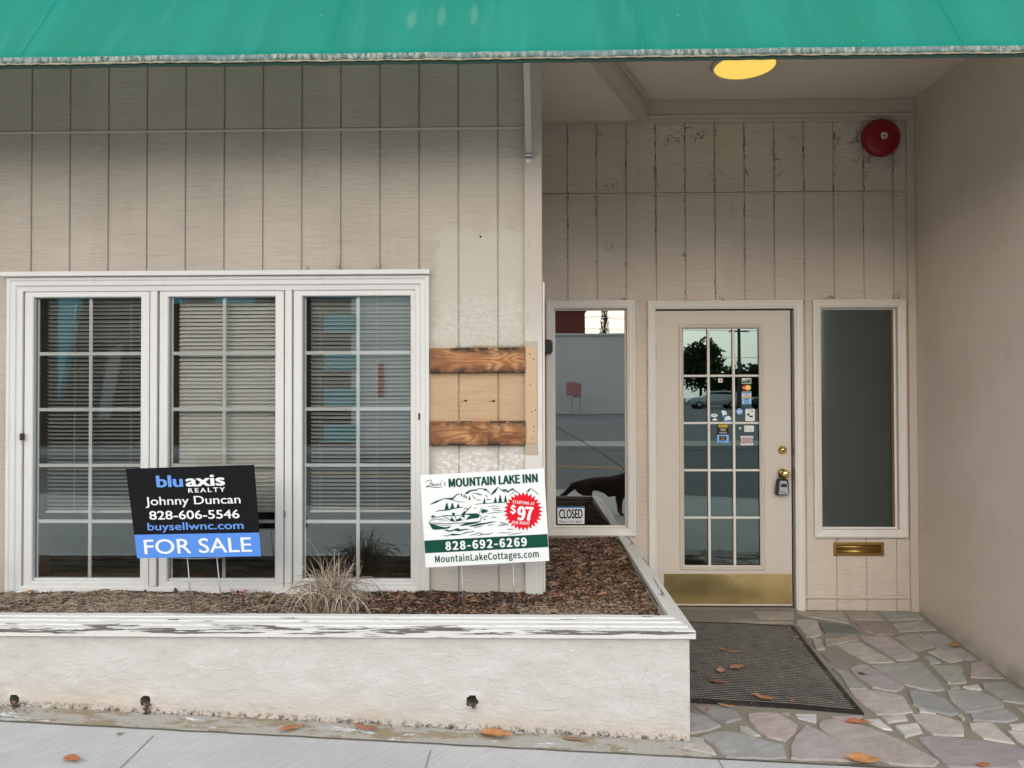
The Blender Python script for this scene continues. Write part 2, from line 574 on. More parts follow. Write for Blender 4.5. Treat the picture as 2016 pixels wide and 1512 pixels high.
def brass(name, col, rough, wav=0., spots=.5):
    a = NT(name, rough, 1.)
    n = a.noise(7., None, 5, .65); s_ = a.noise(40., None, 4, .7)
    c = a.mix(a.rng(n, .3, .8), col, tuple(q * .8 for q in col))
    c = a.mix(a.rng(s_, .62, .75, 0., spots), c, tuple(q * .35 for q in col))
    a.color(c); a.roughness(a.rng(n, .2, .9, rough, rough + .10))
    if wav:
        p = a.bump(a.noise(2.6, None, 2, .4), wav, 1.); a.bump(s_, .0006, .3, p)
    return a.m


M['kick'] = brass('dull_brass_plate', (.95, .74, .34), .20, .010, .12)
M['brass'] = brass('polished_brass', (.82, .62, .26), .16)
M['oldbrass'] = brass('aged_brass', (.42, .27, .09), .34)


def glass(name, refl, tint, rough=.0, wav=.0, gcol=(.86, .98, .975)):
    m = bpy.data.materials.new(name); m.use_nodes = True; t = m.node_tree; t.nodes.clear()
    out = t.nodes.new('ShaderNodeOutputMaterial'); mx = t.nodes.new('ShaderNodeMixShader')
    tr = t.nodes.new('ShaderNodeBsdfTransparent'); gl = t.nodes.new('ShaderNodeBsdfGlossy'); fr = t.nodes.new('ShaderNodeFresnel')
    fr.inputs[0].default_value = 1.5
    ad = t.nodes.new('ShaderNodeMath'); ad.operation = 'ADD'; ad.inputs[1].default_value = refl; ad.use_clamp = True
    tr.inputs[0].default_value = (*tint, 1); gl.inputs[0].default_value = (*gcol, 1); gl.inputs['Roughness'].default_value = rough
    if wav:
        g = t.nodes.new('ShaderNodeNewGeometry'); n = t.nodes.new('ShaderNodeTexNoise'); n.inputs['Scale'].default_value = 1.7; n.inputs['Detail'].default_value = 1
        b = t.nodes.new('ShaderNodeBump'); b.inputs['Distance'].default_value = wav
        t.links.new(g.outputs['Position'], n.inputs['Vector']); t.links.new(n.outputs['Fac'], b.inputs['Height']); t.links.new(b.outputs[0], gl.inputs['Normal'])
    t.links.new(fr.outputs[0], ad.inputs[0]); t.links.new(ad.outputs[0], mx.inputs[0])
    t.links.new(tr.outputs[0], mx.inputs[1]); t.links.new(gl.outputs[0], mx.inputs[2]); t.links.new(mx.outputs[0], out.inputs[0])
    return m


M['glass'] = glass('window_glass', .065, (.965, .975, .97), 0., .00025)
M['glass_in'] = glass('narrow_window_glass', .20, (.55, .58, .58), 0., .00025, (.97, .98, .93))
M['glass_door'] = glass('door_glass', .13, (.40, .46, .45), 0., .00025, (.80, 1., .93))


# ------------------------------------------------------------------ lettering helpers
def load_font():
    try:
        return bpy.data.fonts.load(os.path.join(bpy.utils.system_resource('DATAFILES'), 'fonts', 'Noto Sans CJK Regular.woff2'))
    except Exception:
        return None


HUMANIST = load_font()          # a face that ships with Blender; the built-in one otherwise
_tc = {}


def glyphs(s, shear=0., space=1., hum=False):
    k = (s, shear, space, hum)
    if k in _tc: return _tc[k]
    c = bpy.data.curves.new('t', 'FONT'); c.body = s; c.shear = shear; c.space_character = space; c.resolution_u = 4
    if hum and HUMANIST: c.font = HUMANIST
    o = bpy.data.objects.new('t', c); COL.objects.link(o)
    dg = bpy.context.evaluated_depsgraph_get(); dg.update()
    me = bpy.data.meshes.new_from_object(o.evaluated_get(dg))
    r = ([(v.co.x, v.co.y) for v in me.vertices], [tuple(p.vertices) for p in me.polygons])
    bpy.data.objects.remove(o); bpy.data.curves.remove(c); bpy.data.meshes.remove(me)
    _tc[k] = r
    return r


def letter(mb, s, p0, p1, h, Y, up=(0, -1), bold=0., shear=0., space=1., hum=False):
    """p0,p1 photo positions of the ends of the baseline, h cap height, on the plane Y"""
    v, f = glyphs(s, shear, space, hum)
    if not v: return
    cap = max(q[1] for q in glyphs('H', 0., 1., hum)[0])
    x0 = min(q[0] for q in v); x1 = max(q[0] for q in v)
    a = P(*p0, Y); e1 = P(*p1, Y) - a
    e2 = P(p0[0] + up[0] * h, p0[1] + up[1] * h, Y) - a
    d = bold * cap                            # heavier weight: the same outline again, a hair to each side
    k = [(0, 0)] if not d else [(0, 0), (-d, 0), (d, 0), (0, d * .6), (0, -d * .6), (-d * .7, d * .5), (d * .7, d * .5), (-d * .7, -d * .5), (d * .7, -d * .5)]
    for i, (sx, sy) in enumerate(k):
        w = (x1 - x0 + 2 * d)
        mb.add([a + e1 * ((x + sx - x0 + d) / w) + e2 * ((y + sy * .8) / cap) - Vector((0, i * .00003, 0)) for x, y in v], f)


def shape(mb, pts, Y):
    mb.poly([P(x, y, Y) for x, y in pts])


def stroke(mb, pts, w, Y):
    n = len(pts)
    q = [Vector((x, y)) for x, y in pts]
    L = []; Rr = []
    for i in range(n):
        t = q[min(i + 1, n - 1)] - q[max(i - 1, 0)]
        t = t.normalized() if t.length > 0 else Vector((1, 0))
        nn = Vector((-t.y, t.x)) * (w / 2) * (.55 if i in (0, n - 1) and n > 2 else 1)
        L.append(P(*(q[i] + nn), Y)); Rr.append(P(*(q[i] - nn), Y))
    mb.add(L + Rr, [(i, i + 1, n + i + 1, n + i) for i in range(n - 1)])


def disc(mb, cx, cy, rx, ry, Y, n=28, a0=0, a1=2 * math.pi):
    shape(mb, [(cx + rx * math.cos(a0 + (a1 - a0) * i / n), cy + ry * math.sin(a0 + (a1 - a0) * i / n)) for i in range(n)], Y)


def flat(name, col, rough=.55):
    return simple(name, col, rough, var=.03, scale=6., spec=.15)


# ------------------------------------------------------------------ ground levels
YE = 3.005                     # front edge of porch / footing strip


def sw(x): return .031 - .045 * max(-7, min(5, x))


def floor_z(x, y):
    t = max(0., min(1., (YR - y) / (YR - YE)))
    back = -.006 * max(0, x - 1)
    d = max(0., min(1., (x - 1.1) / 1.5)); d = d * d * (3 - 2 * d)
    return back + (sw(x) - back) * t - .06 * d * math.sin(math.pi * t)


# ================================================================== SETTING
def grid_sheet(name, x0, x1, y0, y1, nx, ny, fz, mat, kind='structure'):
    mb = MB()
    v = [(x0 + (x1 - x0) * i / nx, y0 + (y1 - y0) * j / ny) for j in range(ny + 1) for i in range(nx + 1)]
    mb.add([(x, y, fz(x, y)) for x, y in v], [(j * (nx + 1) + i, j * (nx + 1) + i + 1, (j + 1) * (nx + 1) + i + 1, (j + 1) * (nx + 1) + i) for j in range(ny) for i in range(nx)])
    o = mb.build(name, mat, fix=False); o['kind'] = kind
    return o


asph = NT('asphalt', .9); _n = asph.noise(90., None, 4, .7)
asph.color(asph.mix(_n, (.10, .104, .112), (.16, .165, .172))); asph.bump(_n, .006, .6)
M['asphalt'] = asph.m
M['grass'] = simple('rough_grass', (.06, .085, .035), .95, var=.4, scale=3.)
# one ground sheet far below and far out, then the street on top of it
grid_sheet('ground', -320, 320, -360, 280, 4, 4, lambda x, y: -.75, M['grass'])
grid_sheet('sidewalk', -14, 14, -.9, YE - .006, 56, 8, lambda x, y: sw(x), M['concrete'])
mb = MB()                       # tooled joints across the walk
for (a, b) in (((302, 1449), (238, 1512)), ((848, 1477), (838, 1512)), ((1414, 1497), (1424, 1512))):
    p = onto(*a, lambda x, y: sw(x)); q = onto(*b, lambda x, y: sw(x)); q = p + (q - p) * 2.5
    n = Vector((0, 0, 1)).cross(q - p).normalized() * .0028
    z = Vector((0, 0, .0015))
    mb.add([p - n + z, p + n + z, q + n + z, q - n + z], [(0, 1, 2, 3)])
o = mb.build('sidewalk_joint', simple('joint_line', (.20, .20, .19), .9)); o['kind'] = 'structure'
mb = MB(); 
for i in range(28):
    x0, x1 = -14 + i, -13 + i
    za, zb = sw(x0), sw(x1)
    mb.add([(x0, -.9, za + .003), (x1, -.9, zb + .003), (x1, -1.06, zb + .003), (x0, -1.06, za + .003), (x0, -1.07, za - .14), (x1, -1.07, zb - .14)], [(0, 1, 2, 3), (3, 2, 5, 4)])
o = mb.build('kerb', M['concrete'], fix=False); o['kind'] = 'structure'
rz = lambda x, y: sw(x) * max(0, min(1, (y + 11) / 9)) - .13
grid_sheet('road', -60, 60, -11, -1.05, 60, 10, lambda x, y: rz(x, y), M['asphalt'])
mb = MB(); ylw = simple('road_yellow', (.55, .36, .05), .7)
for yy in (-6.0, -6.28):
    for i in range(60):
        x0, x1 = -30 + i, -29 + i
        mb.add([(x0, yy, rz(x0, yy) + .006), (x1, yy, rz(x1, yy) + .006), (x1, yy + .1, rz(x1, yy + .1) + .006), (x0, yy + .1, rz(x0, yy + .1) + .006)], [(0, 1, 2, 3)])
o = mb.build('road_marking', ylw, fix=False); o['kind'] = 'structure'
mb = MB(); mb.box(-60, 60, -13.2, -10.99, -.4, -.02); o = mb.build('pavement', M['concrete']); o['kind'] = 'structure'
lotm = simple('pale_asphalt', (.17, .18, .19), .9, var=.2, scale=.6)
grid_sheet('parking_lot', -60, 80, -75, -13.21, 4, 8, lambda x, y: .22 * max(0, min(1, (-13.2 - y) / 10)) - .03, lotm)

# footing strip in front of the planter
mb = MB(); nx = 180
for i in range(nx):
    xa, xb = -5.6 + i * (6.34) / nx, -5.6 + (i + 1) * 6.34 / nx
    w0 = .006 * noise.noise((xa * 9, 0, 0)); w1 = .006 * noise.noise((xb * 9, 0, 0))
    mb.add([(xa, YE + w0, sw(xa) + .002), (xb, YE + w1, sw(xb) + .002), (xb, 3.16, sw(xb) + .012), (xa, 3.16, sw(xa) + .012),
            (xa, YE + w0 - .004, sw(xa) - .01), (xb, YE + w1 - .004, sw(xb) - .01)], [(0, 1, 2, 3), (4, 5, 1, 0)])
o = mb.build('footing_strip', M['strip'], fix=False); o['kind'] = 'structure'
mb = MB()                       # the dirty crack between walk and footing
pts = [(-5.6 + i * .05, YE - .004 + .006 * noise.noise(((-5.6 + i * .05) * 9, 0, 0))) for i in range(168)]
for (xa, ya), (xb, yb) in zip(pts, pts[1:]):
    wa = .004 + .004 * abs(noise.noise((xa * 14, 3, 0))); wb = .004 + .004 * abs(noise.noise((xb * 14, 3, 0)))
    mb.add([(xa, ya - wa, sw(xa) + .003), (xb, yb - wb, sw(xb) + .003), (xb, yb + .003, sw(xb) + .004), (xa, ya + .003, sw(xa) + .004)], [(0, 1, 2, 3)])
o = mb.build('sidewalk_crack', simple('crack_dirt', (.09, .08, .065), .95, var=.5, scale=30.), fix=False); o['kind'] = 'structure'

grid_sheet('side_footing', 3.0, 7., YE, YF + .05, 8, 2, lambda x, y: sw(x) + .004, M['strip'])
# ---- porch floor: mortar bed and traced flagstones
grid_sheet('porch_bed', .60, 3.001, YE, 5.3, 24, 24, lambda x, y: floor_z(x, y), M['mortar'])
R4 = lambda pts: [(1512 + u / 4, 1134 + v / 4) for u, v in pts]
R3 = lambda pts: [(1008 + u / 4, 1134 + v / 4) for u, v in pts]
TAN, BEI, GRN, PNK, PUR, BLU, CRM, WHT, BRN, GRY, SLA = ((.37, .315, .24), (.39, .35, .29), (.32, .315, .275), (.44, .36, .325), (.36, .295, .285), (.345, .335, .31), (.50, .44, .375), (.54, .52, .475), (.28, .215, .185), (.345, .33, .31), (.125, .135, .125))
stones = [
    (TAN, R4([(215, 285), (595, 285), (640, 380), (300, 320)])), (BEI, R4([(605, 285), (850, 285), (915, 355), (660, 345)])),
    (GRN, R4([(862, 285), (1150, 290), (1240, 345), (960, 355)])), (TAN, R4([(-120, 285), (200, 285), (205, 340), (-60, 345)])),
    (TAN, R4([(-300, 350), (180, 350), (200, 375), (-300, 378)])), (BEI, R4([(225, 350), (380, 350), (400, 390), (425, 475), (300, 490), (225, 385)])),
    (SLA, R4([(407, 372), (650, 400), (715, 440), (690, 463), (450, 458), (422, 420)])), (BRN, R4([(682, 362), (850, 380), (1010, 450), (990, 472), (850, 468), (732, 420)])),
    (BEI, R4([(978, 390), (1215, 360), (1330, 430), (1030, 445)])), (TAN, R4([(445, 505), (690, 470), (718, 510), (450, 555)])),
    (PUR, R4([(715, 480), (960, 492), (1190, 640), (1100, 668), (1015, 672), (830, 560)])), (BEI, R4([(545, 552), (718, 527), (1005, 685), (800, 690), (620, 600)])),
    (BEI, R4([(1005, 490), (1150, 462), (1310, 565), (1170, 598), (1110, 575)])), (GRN, R4([(1168, 460), (1380, 465), (1640, 660), (1560, 668), (1330, 578), (1212, 490)])),
    (CRM, R4([(1255, 602), (1370, 588), (1540, 670), (1440, 688)])), (BLU, R4([(1222, 635), (1280, 640), (1368, 690), (1282, 704)])),
    (GRN, R4([(1292, 716), (1518, 711), (1543, 790), (1568, 850), (1420, 858)])), (PNK, R4([(1592, 690), (1700, 676), (1860, 812), (1600, 803)])),
    (BRN, R4([(412, 612), (560, 592), (698, 660), (688, 690), (612, 743), (490, 690)])), (TAN, R4([(342, 500), (410, 502), (448, 583), (382, 588)])),
    (PUR, R4([(642, 730), (760, 702), (1078, 880), (1000, 918), (830, 888), (702, 800)])), (BLU, R4([(805, 712), (1195, 684), (1300, 790), (1400, 903), (1300, 913), (1085, 868)])),
    (WHT, R4([(1532, 880), (1650, 867), (1688, 904), (1590, 899)])), (BEI, R4([(1425, 878), (1500, 868), (1520, 890), (1440, 898)])),
    (BLU, R4([(1682, 850), (1880, 842), (2090, 960), (2080, 1020), (1850, 990), (1702, 890)])), (GRY, R4([(1112, 912), (1190, 902), (1400, 980), (1498, 1090), (1440, 1108), (1142, 1020)])),
    (BLU, R4([(1402, 907), (1640, 907), (1848, 992), (1858, 1040), (1560, 1083), (1452, 1010)])), (BLU, R4([(1582, 1092), (1870, 1052), (1980, 1130), (1890, 1158), (1622, 1140)])),
    (GRY, R4([(500, 732), (620, 762), (788, 898), (640, 898), (560, 780)])), (PNK, R4([(642, 907), (860, 912), (1060, 952), (1148, 1080), (860, 1098), (772, 1040), (682, 960)])),
    (WHT, R4([(1182, 1046), (1328, 1094), (1192, 1080)])), (PNK, R4([(1118, 1096), (1340, 1102), (1528, 1162), (1548, 1268), (1302, 1258), (1192, 1180)])),
    (CRM, R4([(887, 1120), (1080, 1102), (1113, 1145), (940, 1163)])), (WHT, R4([(762, 1140), (870, 1132), (983, 1218), (900, 1213)])),
    (WHT, R4([(1002, 1190), (1180, 1172), (1218, 1240), (1082, 1278)])), (CRM, R4([(1577, 1166), (1760, 1162), (1948, 1328), (1700, 1288), (1602, 1220)])),
    (WHT, R4([(1892, 1180), (2070, 1160), (2080, 1222), (1922, 1213)])), (CRM, R4([(1882, 1232), (2080, 1232), (2080, 1390), (1952, 1310)])),
    (CRM, R4([(1492, 1110), (1520, 1102), (1548, 1130), (1532, 1148)])), (PNK, R4([(392, 1200), (432, 1142), (620, 1142), (1000, 1282), (1328, 1460), (1310, 1508), (960, 1488), (702, 1370), (482, 1270)])),
    (PUR, R4([(1172, 1282), (1350, 1272), (1960, 1352), (2090, 1430), (2090, 1530), (1422, 1510), (1262, 1380)])), (PUR, R4([(302, 1182), (480, 1272), (858, 1440), (800, 1468), (182, 1448), (192, 1310)])),
    (WHT, R4([(207, 1092), (383, 1097), (378, 1163), (232, 1125)])), (PNK, R4([(502, 1116), (738, 1112), (698, 1138), (532, 1129)])), (BEI, R4([(102, 1087), (168, 1087), (173, 1113)])),
    (BEI, R4([(1942, 1042), (2080, 1042), (2080, 1150)])), (GRY, R3([(1350, 1080), (1530, 1112), (1638, 1190), (1560, 1223), (1350, 1262)])),
    (GRY, R3([(1442, 1040), (1730, 1040), (1808, 1130), (1690, 1168), (1552, 1110)])), (PNK, R3([(1852, 1096), (2016, 1086)]) + R4([(80, 1092), (233, 1180), (218, 1240), (130, 1303), (0, 1270)]) + R3([(1930, 1218), (1872, 1150)])),
    (CRM, R3([(1792, 1190), (1850, 1187), (1958, 1263), (1900, 1268), (1802, 1225)])), (BLU, R3([(1482, 1267), (1660, 1227), (1850, 1252), (2016, 1312)]) + R4([(118, 1332), (148, 1440), (0, 1450)]) + R3([(1900, 1440), (1690, 1440), (1582, 1320)])),
    (CRM, R3([(1350, 1292), (1470, 1292), (1578, 1370), (1608, 1418), (1350, 1370)])),
]
# unseen part of the porch beside the frame and under the mat: plain slabs of the same stone
xy_st = [[(onto(px, py, floor_z)).to_2d() for px, py in pts] for _, pts in stones]
mb = MB()
rs = random.Random(3)


def add_stone(col, q):
    n = len(q); c = sum(q, Vector((0, 0))) / n
    # subdivide the outline and roughen it, so that edges read as broken stone
    out = []
    for i in range(n):
        a, b = q[i], q[(i + 1) % n]; L = (b - a).length; k = max(1, int(L / .045))
        for j in range(k):
            p = a.lerp(b, j / k); p = c + (p - c) * 1.035
            p += Vector((noise.noise((p.x * 19, p.y * 19, 1)), noise.noise((p.x * 19, p.y * 19, 7)))) * .007
            if j == 0 and k > 1: p = p.lerp(c, .035)
            out.append(p)
    m = len(out); h = .006 + rs.random() * .004
    jit = .88 + rs.random() * .24
    g_ = sum(col) / 3
    cc = tuple(min(.8, (x * .72 + g_ * .28) * jit * (1 + (rs.random() - .5) * .06)) for x in col)
    lo = [Vector((p.x, p.y, floor_z(p.x, p.y) - .002)) for p in out]
    e = [(p.lerp(c, min(.2, .005 / max(.02, (p - c).length)))) for p in out]
    hi = [Vector((p.x, p.y, floor_z(p.x, p.y) + h)) for p in e]
    mb.add(lo + hi, [(i, (i + 1) % m, m + (i + 1) % m, m + i) for i in range(m)] + [tuple(m + i for i in t) for t in tessellate_polygon([hi])], cc)


for (col, _), q in zip(stones, xy_st): add_stone(col, q)
for x, y, w, d, col in ((2.42, 3.12, .34, .2, PNK), (2.42, 3.45, .2, .3, BLU), (2.1, 3.08, .22, .12, CRM), (.9, 4.3, .3, .4, BEI), (1.3, 4.0, .4, .3, PNK)):
    add_stone(col, [Vector((x - w / 2, y - d / 2)), Vector((x + w / 2, y - d / 2 + .03)), Vector((x + w / 2 - .04, y + d / 2)), Vector((x - w / 2 + .03, y + d / 2 - .02))])
o = mb.build('flagstone_paving', M['stone'], fix=True); o['kind'] = 'structure'

# ================================================================== STOREFRONT BUILDING
B = thing('storefront_building', 'taupe grooved wood storefront with white framed windows and a recessed entry under the green awning', 'building', (0, YF, 0))
GF = [-2.599 + .2041 * k for k in range(-16, 14)]
GR = [.28 + .2025 * k for k in range(-1, 12)]


def siding(name, Y, x0, x1, z0, z1, grooves, holes, bands, mat, gw=.011, gd=.009):
    """vertical grooved boards with openings cut out; grooves are really sunk"""
    mb = MB()
    xs = {x0, x1}
    gr = [(g - gw / 2, g + gw / 2) for g in grooves if x0 + gw < g < x1 - gw]
    for a, b in gr: xs |= {a, b}
    for h in holes: xs |= {max(x0, min(x1, h[0])), max(x0, min(x1, h[1]))}
    xs = sorted(xs)
    zs = sorted({z0, z1} | {max(z0, min(z1, h[k])) for h in holes for k in (2, 3)})
    for xa, xb in zip(xs, xs[1:]):
        if xb - xa < 1e-5: continue
        xm = (xa + xb) / 2
        sunk = any(a <= xm <= b for a, b in gr)
        for za, zb in zip(zs, zs[1:]):
            zm = (za + zb) / 2
            if any(h[0] < xm < h[1] and h[2] < zm < h[3] for h in holes): continue
            if sunk:
                c = .0025
                mb.add([(xa, Y, za), (xa + c, Y + gd, za), (xb - c, Y + gd, za), (xb, Y, za), (xa, Y, zb), (xa + c, Y + gd, zb), (xb - c, Y + gd, zb), (xb, Y, zb)],
                       [(0, 1, 5, 4), (1, 2, 6, 5), (2, 3, 7, 6)])
            else:
                mb.add([(xa, Y, za), (xb, Y, za), (xb, Y, zb), (xa, Y, zb)], [(0, 1, 2, 3)])
    return mb.build(name, mat, B, fix=False)


XPL, XPR = PX_(1033, YF), PX_(1068, YF)          # corner post
wx0, wx1 = PX_(18, YF), PX_(846, YF)
wz0, wz1 = .40, PZ_(545, YF, 400)
siding('front_wall', YF, -5.6, XPL, .1, 4.6, GF, [(wx0 + .03, wx1 - .03, wz0 + .03, wz1 - .03)], [], M['siding'])
hz = PZ_(240, YR, 1262)                           # underside of the plank soffit
cz = PZ_(194, YR, 1799)                           # flat ceiling
XW = 2.650                                        # face of the rendered side wall
nwx0, nwx1 = PX_(1075, YR), PX_(1250, YR); nwz0, nwz1 = PZ_(1055, YR, 1160), PZ_(592, YR, 1160)
rwx0, rwx1 = PX_(1600, YR), PX_(1783, YR); rwz0, rwz1 = PZ_(1058, YR, 1690), PZ_(590, YR, 1690)
dcx0, dcx1 = PX_(1275, YR), PX_(1580, YR); dcz1 = PZ_(592, YR, 1430)
siding('recess_wall', YR, XPR - .06, XW, -.12, cz, GR, [(nwx0 + .03, nwx1 - .03, nwz0 + .03, nwz1 - .03), (rwx0 + .03, rwx1 - .03, rwz0 + .03, rwz1 - .03), (dcx0 + .03, dcx1 - .03, -.2, dcz1 - .03)], [], M['siding_in'])
siding('front_wall', YF, XW + .301, 6., -.5, 4.6, [XW + .5 + .2032 * k for k in range(15)], [], [], M['siding'])
# joint flashings
mb = MB(); zj = PZ_(257, YF, 500); mb.box(-5.6, XPL, YF - .005, YF + .002, zj - .007, zj + .007)
mb.build('joint_strip', M['taupe'], B, bevel=.002)
mb = MB(); mb.box(-5.6, XPL, YF - .0012, YF + .002, zj + .0075, zj + .0095); mb.build('joint_gap', M['dark'], B)
mb = MB(); zj = PZ_(381, YR, 1430); mb.box(XPR - .05, PX_(1780, YR), YR - .009, YR + .002, zj - .0055, zj + .0055)
mb.build('joint_strip', M['taupe'], B, bevel=.002)
mb = MB(); mb.box(XPR - .05, PX_(1780, YR), YR - .0015, YR + .002, zj + .006, zj + .0095); mb.build('joint_gap', M['dark'], B)
mb = MB(); zj = PZ_(1175, YR, 1680); mb.box(dcx1 + .002, PX_(1785, YR), YR - .012, YR + .002, zj - .010, zj + .010)
mb.build('joint_strip', M['siding_in'], B, bevel=.002)
# upper storey, side return of the recess, wall beyond the recess on the right
mb = MB(); mb.box(-5.6, 6, YF + .10, YF + .3, cz + .06, 6.2); mb.box(XPL - .06, XPR - .008, YF + .04, YR - .001, -.1, cz)
mb.build('upper_wall', M['taupe'], B)
# corner post, its narrow white edging and the bare tan patch
mb = MB(); mb.box(XPL, XPR, YF - .022, YF + .06, .36, cz - .02); mb.build('corner_post', M['post'], B, bevel=.003)
mb = MB(); mb.box(XPR + .0005, XPR + .012, YF - .012, YF + .05, .42, PZ_(556, YF, 1070)); mb.build('edge_strip', M['white'], B, bevel=.002)
mb = MB()
xa, xb, za, zb = PX_(1036, YF), PX_(1055.5, YF), PZ_(872, YF, 1045), PZ_(686, YF, 1045)
r_ = .014
pl = [(xa, YF - .0245, za), (xb - r_, YF - .0245, za), (xb - r_ * .3, YF - .0245, za + r_ * .3), (xb, YF - .0245, za + r_), (xb, YF - .0245, zb - r_), (xb - r_ * .3, YF - .0245, zb - r_ * .3), (xb - r_, YF - .0245, zb), (xa, YF - .0245, zb)]
mb.prism(pl, (0, .004, 0)); pt = mb.build('bare_patch', M['tan'], B); pt['label'] = 'bare tan strip left where a board was taken off'
for px, py in ((1043, 697), (1050, 707), (1044.5, 758.5), (1047, 811), (1054, 807), (1051, 840), (1047, 863)):
    q = P(px, py, YF - .0252); mb = MB(); mb.lathe([(.0035, 0), (.003, .0006)], q, n=8); mb.build('screw_hole', M['dark'], pt)
# recess header, corner trims
mb = MB(); mb.box(XPR, XW, YR - .02, YR - .001, hz - .012, cz); mb.box(XPR, XW, YR - .034, YR - .0205, hz + .0125, hz + .035)
mb.build('header_board', M['taupe'], B, bevel=.003)
mb = MB(); mb.box(PX_(1787, YR), XW - .001, YR - .022, YR - .001, -.12, hz - .0125); mb.build('corner_trim', M['taupe'], B, bevel=.003)
# ceiling: flat part, lower plank soffit, and the slanting beam between them
q0, q1 = PZ(1165, 112, hz), PZ(1262, 238, hz)
dx = (q1.x - q0.x) / (q1.y - q0.y)
YA0 = 3.62
xa = q0.x + dx * (YA0 - q0.y); xb = q0.x + dx * (YR - q0.y)
mb = MB(); mb.box(XPL - .05, 6, YA0, YR + .1, cz + .0, cz + .05); mb.build('porch_ceiling', M['ceil'], B)
mb = MB(); yb = YR - .021; k = 0
while yb > YA0:
    ya = yb - .172
    xe = lambda y: q0.x + dx * (y - q0.y)
    mb.prism([(XPR - .02, ya, hz), (xe(ya), ya, hz), (xe(yb), yb, hz), (XPR - .02, yb, hz)], (0, 0, .02))
    yb = ya - .004
mb.build('plank_soffit', M['ceil'], B, bevel=.003)
mb = MB(); mb.prism([(XPL - .05, YA0, hz + .022), (xa, YA0, hz + .022), (xb, YR, hz + .022), (XPL - .05, YR, hz + .022)], (0, 0, .008)); mb.build('soffit_backing', M['dark'], B)
nrm = Vector((1, -dx, 0)).normalized()
A0, A1 = Vector((xa, YA0, 0)), Vector((xb, YR - .036, 0))
mb = MB()
for off, w, za, zb in ((-.03, .075, hz - .012, hz + .0), (.0, .032, hz + .0005, cz - .001), (.0325, .022, cz - .045, cz - .0015)):
    a = A0 + nrm * off; b = A1 + nrm * off
    mb.prism([(a.x, a.y, za), (b.x, b.y, za), (b.x + nrm.x * w, b.y + nrm.y * w, za), (a.x + nrm.x * w, a.y + nrm.y * w, za)], (0, 0, zb - za))
mb.build('ceiling_beam', M['taupe'], B, bevel=.003)
# dark interior behind the glass
for xi0, xi1, yi0 in ((-3.39, XPL - .101, YF + .171), (XPL - .10, 3.2, YR + .26)):
    mb = MB(); yi1, zi0, zi1 = 8.2, -.05, 3.3
    v = [(x, y, z) for z in (zi0, zi1) for y in (yi0, yi1) for x in (xi0, xi1)]
    mb.add(v, [(0, 1, 3, 2), (4, 5, 7, 6), (2, 3, 7, 6), (0, 2, 6, 4), (1, 3, 7, 5)])
    mb.build('interior_shell', M['room'], B)
mb = MB(); mb.box(-3.4, XPL - .06, YF + .15, YF + .17, 0.0, wz0 + .05)
mb.build('interior_partition', M['room'], B)

# ---- triple casement window
win = MB()
win.frame(wx0, wx1, wz0, wz1, [(0, YF + .01), (0, YF - .026), (.017, YF - .028), (.021, YF - .022), (.044, YF - .020), (.048, YF - .012), (.074, YF - .008), (.074, YF + .09)])
hx0, hx1 = PX_(11, YF), PX_(848, YF)
win.box(hx0, hx1, YF - .048, YF + .001, wz1 + .001, PZ_(535.5, YF, 400))
for px in (303.5, 568.5):
    x = PX_(px, YF); win.box(x - .018, x + .018, YF - .010, YF + .085, wz0 + .0745, wz1 - .0745)
win = win.build('triple_window', M['white'], B, bevel=.002)
sashes = [(48, 293.5), (313.5, 558.5), (577.5, 825.5)]
sz0, sz1 = PZ_(1163, YF, 400), PZ_(567, YF, 400)
gz0, gz1 = PZ_(1143, YF, 400), PZ_(583.5, YF, 400)
YG = YF + .026
mb = MB(); mb.box(wx0 + .075, wx1 - .075, YF + .052, YF + .057, sz1, wz1 - .0745); mb.build('dark_gap', M['dark'], win)
glass_x = []
for i, (a, b) in enumerate(sashes):
    x0, x1 = PX_(a, YF), PX_(b, YF)
    mb = MB(); w = .0455
    mb.frame(x0, x1, sz0, sz1, [(0, YF + .05), (0, YF + .0), (w - .004, YF - .001), (w, YF + .004), (w, YG + .03)])
    mb.box(x0 + w, x1 - w, YG - .012, YG + .02, sz0 + w + .0005, sz0 + w + .014)
    mb.build('window_sash', M['white'], win, bevel=.0015)
    gx0, gx1 = x0 + w, x1 - w; glass_x.append((gx0, gx1))
    mb = MB(); mb.box(gx0, gx1, YG, YG + .004, sz0 + w + .005, sz1 - w); mb.build('window_glass', M['glass'], win)
    mb = MB(); t = .0088; zb_, zt_ = sz0 + w + .014, sz1 - w; xm = (gx0 + gx1) / 2 + .002
    mb.box(xm - t, xm + t, YG + .0055, YG + .0115, zb_, zt_)
    for k in range(1, 5):
        z = zb_ + (zt_ - zb_) * k / 5; mb.box(gx0 + .012, xm - t, YG + .0055, YG + .0115, z - t, z + t); mb.box(xm + t, gx1 - .002, YG + .0055, YG + .0115, z - t, z + t)
    mb.box(gx0 + .004, gx0 + .012, YG + .0055, YG + .0115, zb_, zt_)
    mb.build('muntin_grid', M['vinyl'], win)
    mb = MB(); mb.box(gx0 - .02, gx0 + .004, YG + .031, YF + .15, sz0, sz1); mb.box(gx1 - .004, gx1 + .02, YG + .031, YF + .15, sz0, sz1)
    mb.box(gx0 + .0045, gx1 - .0045, YG + .031, YF + .17, sz0, sz0 + .05)
    mb.build('wood_jamb', M['jamb'], win)
mb = MB(); q = P(42.5, 860, YF - .022); mb.box(q.x - .005, q.x + .005, YF - .032, YF - .004, q.z - .018, q.z + .018); mb.build('window_latch', M['rust'], win, bevel=.002)
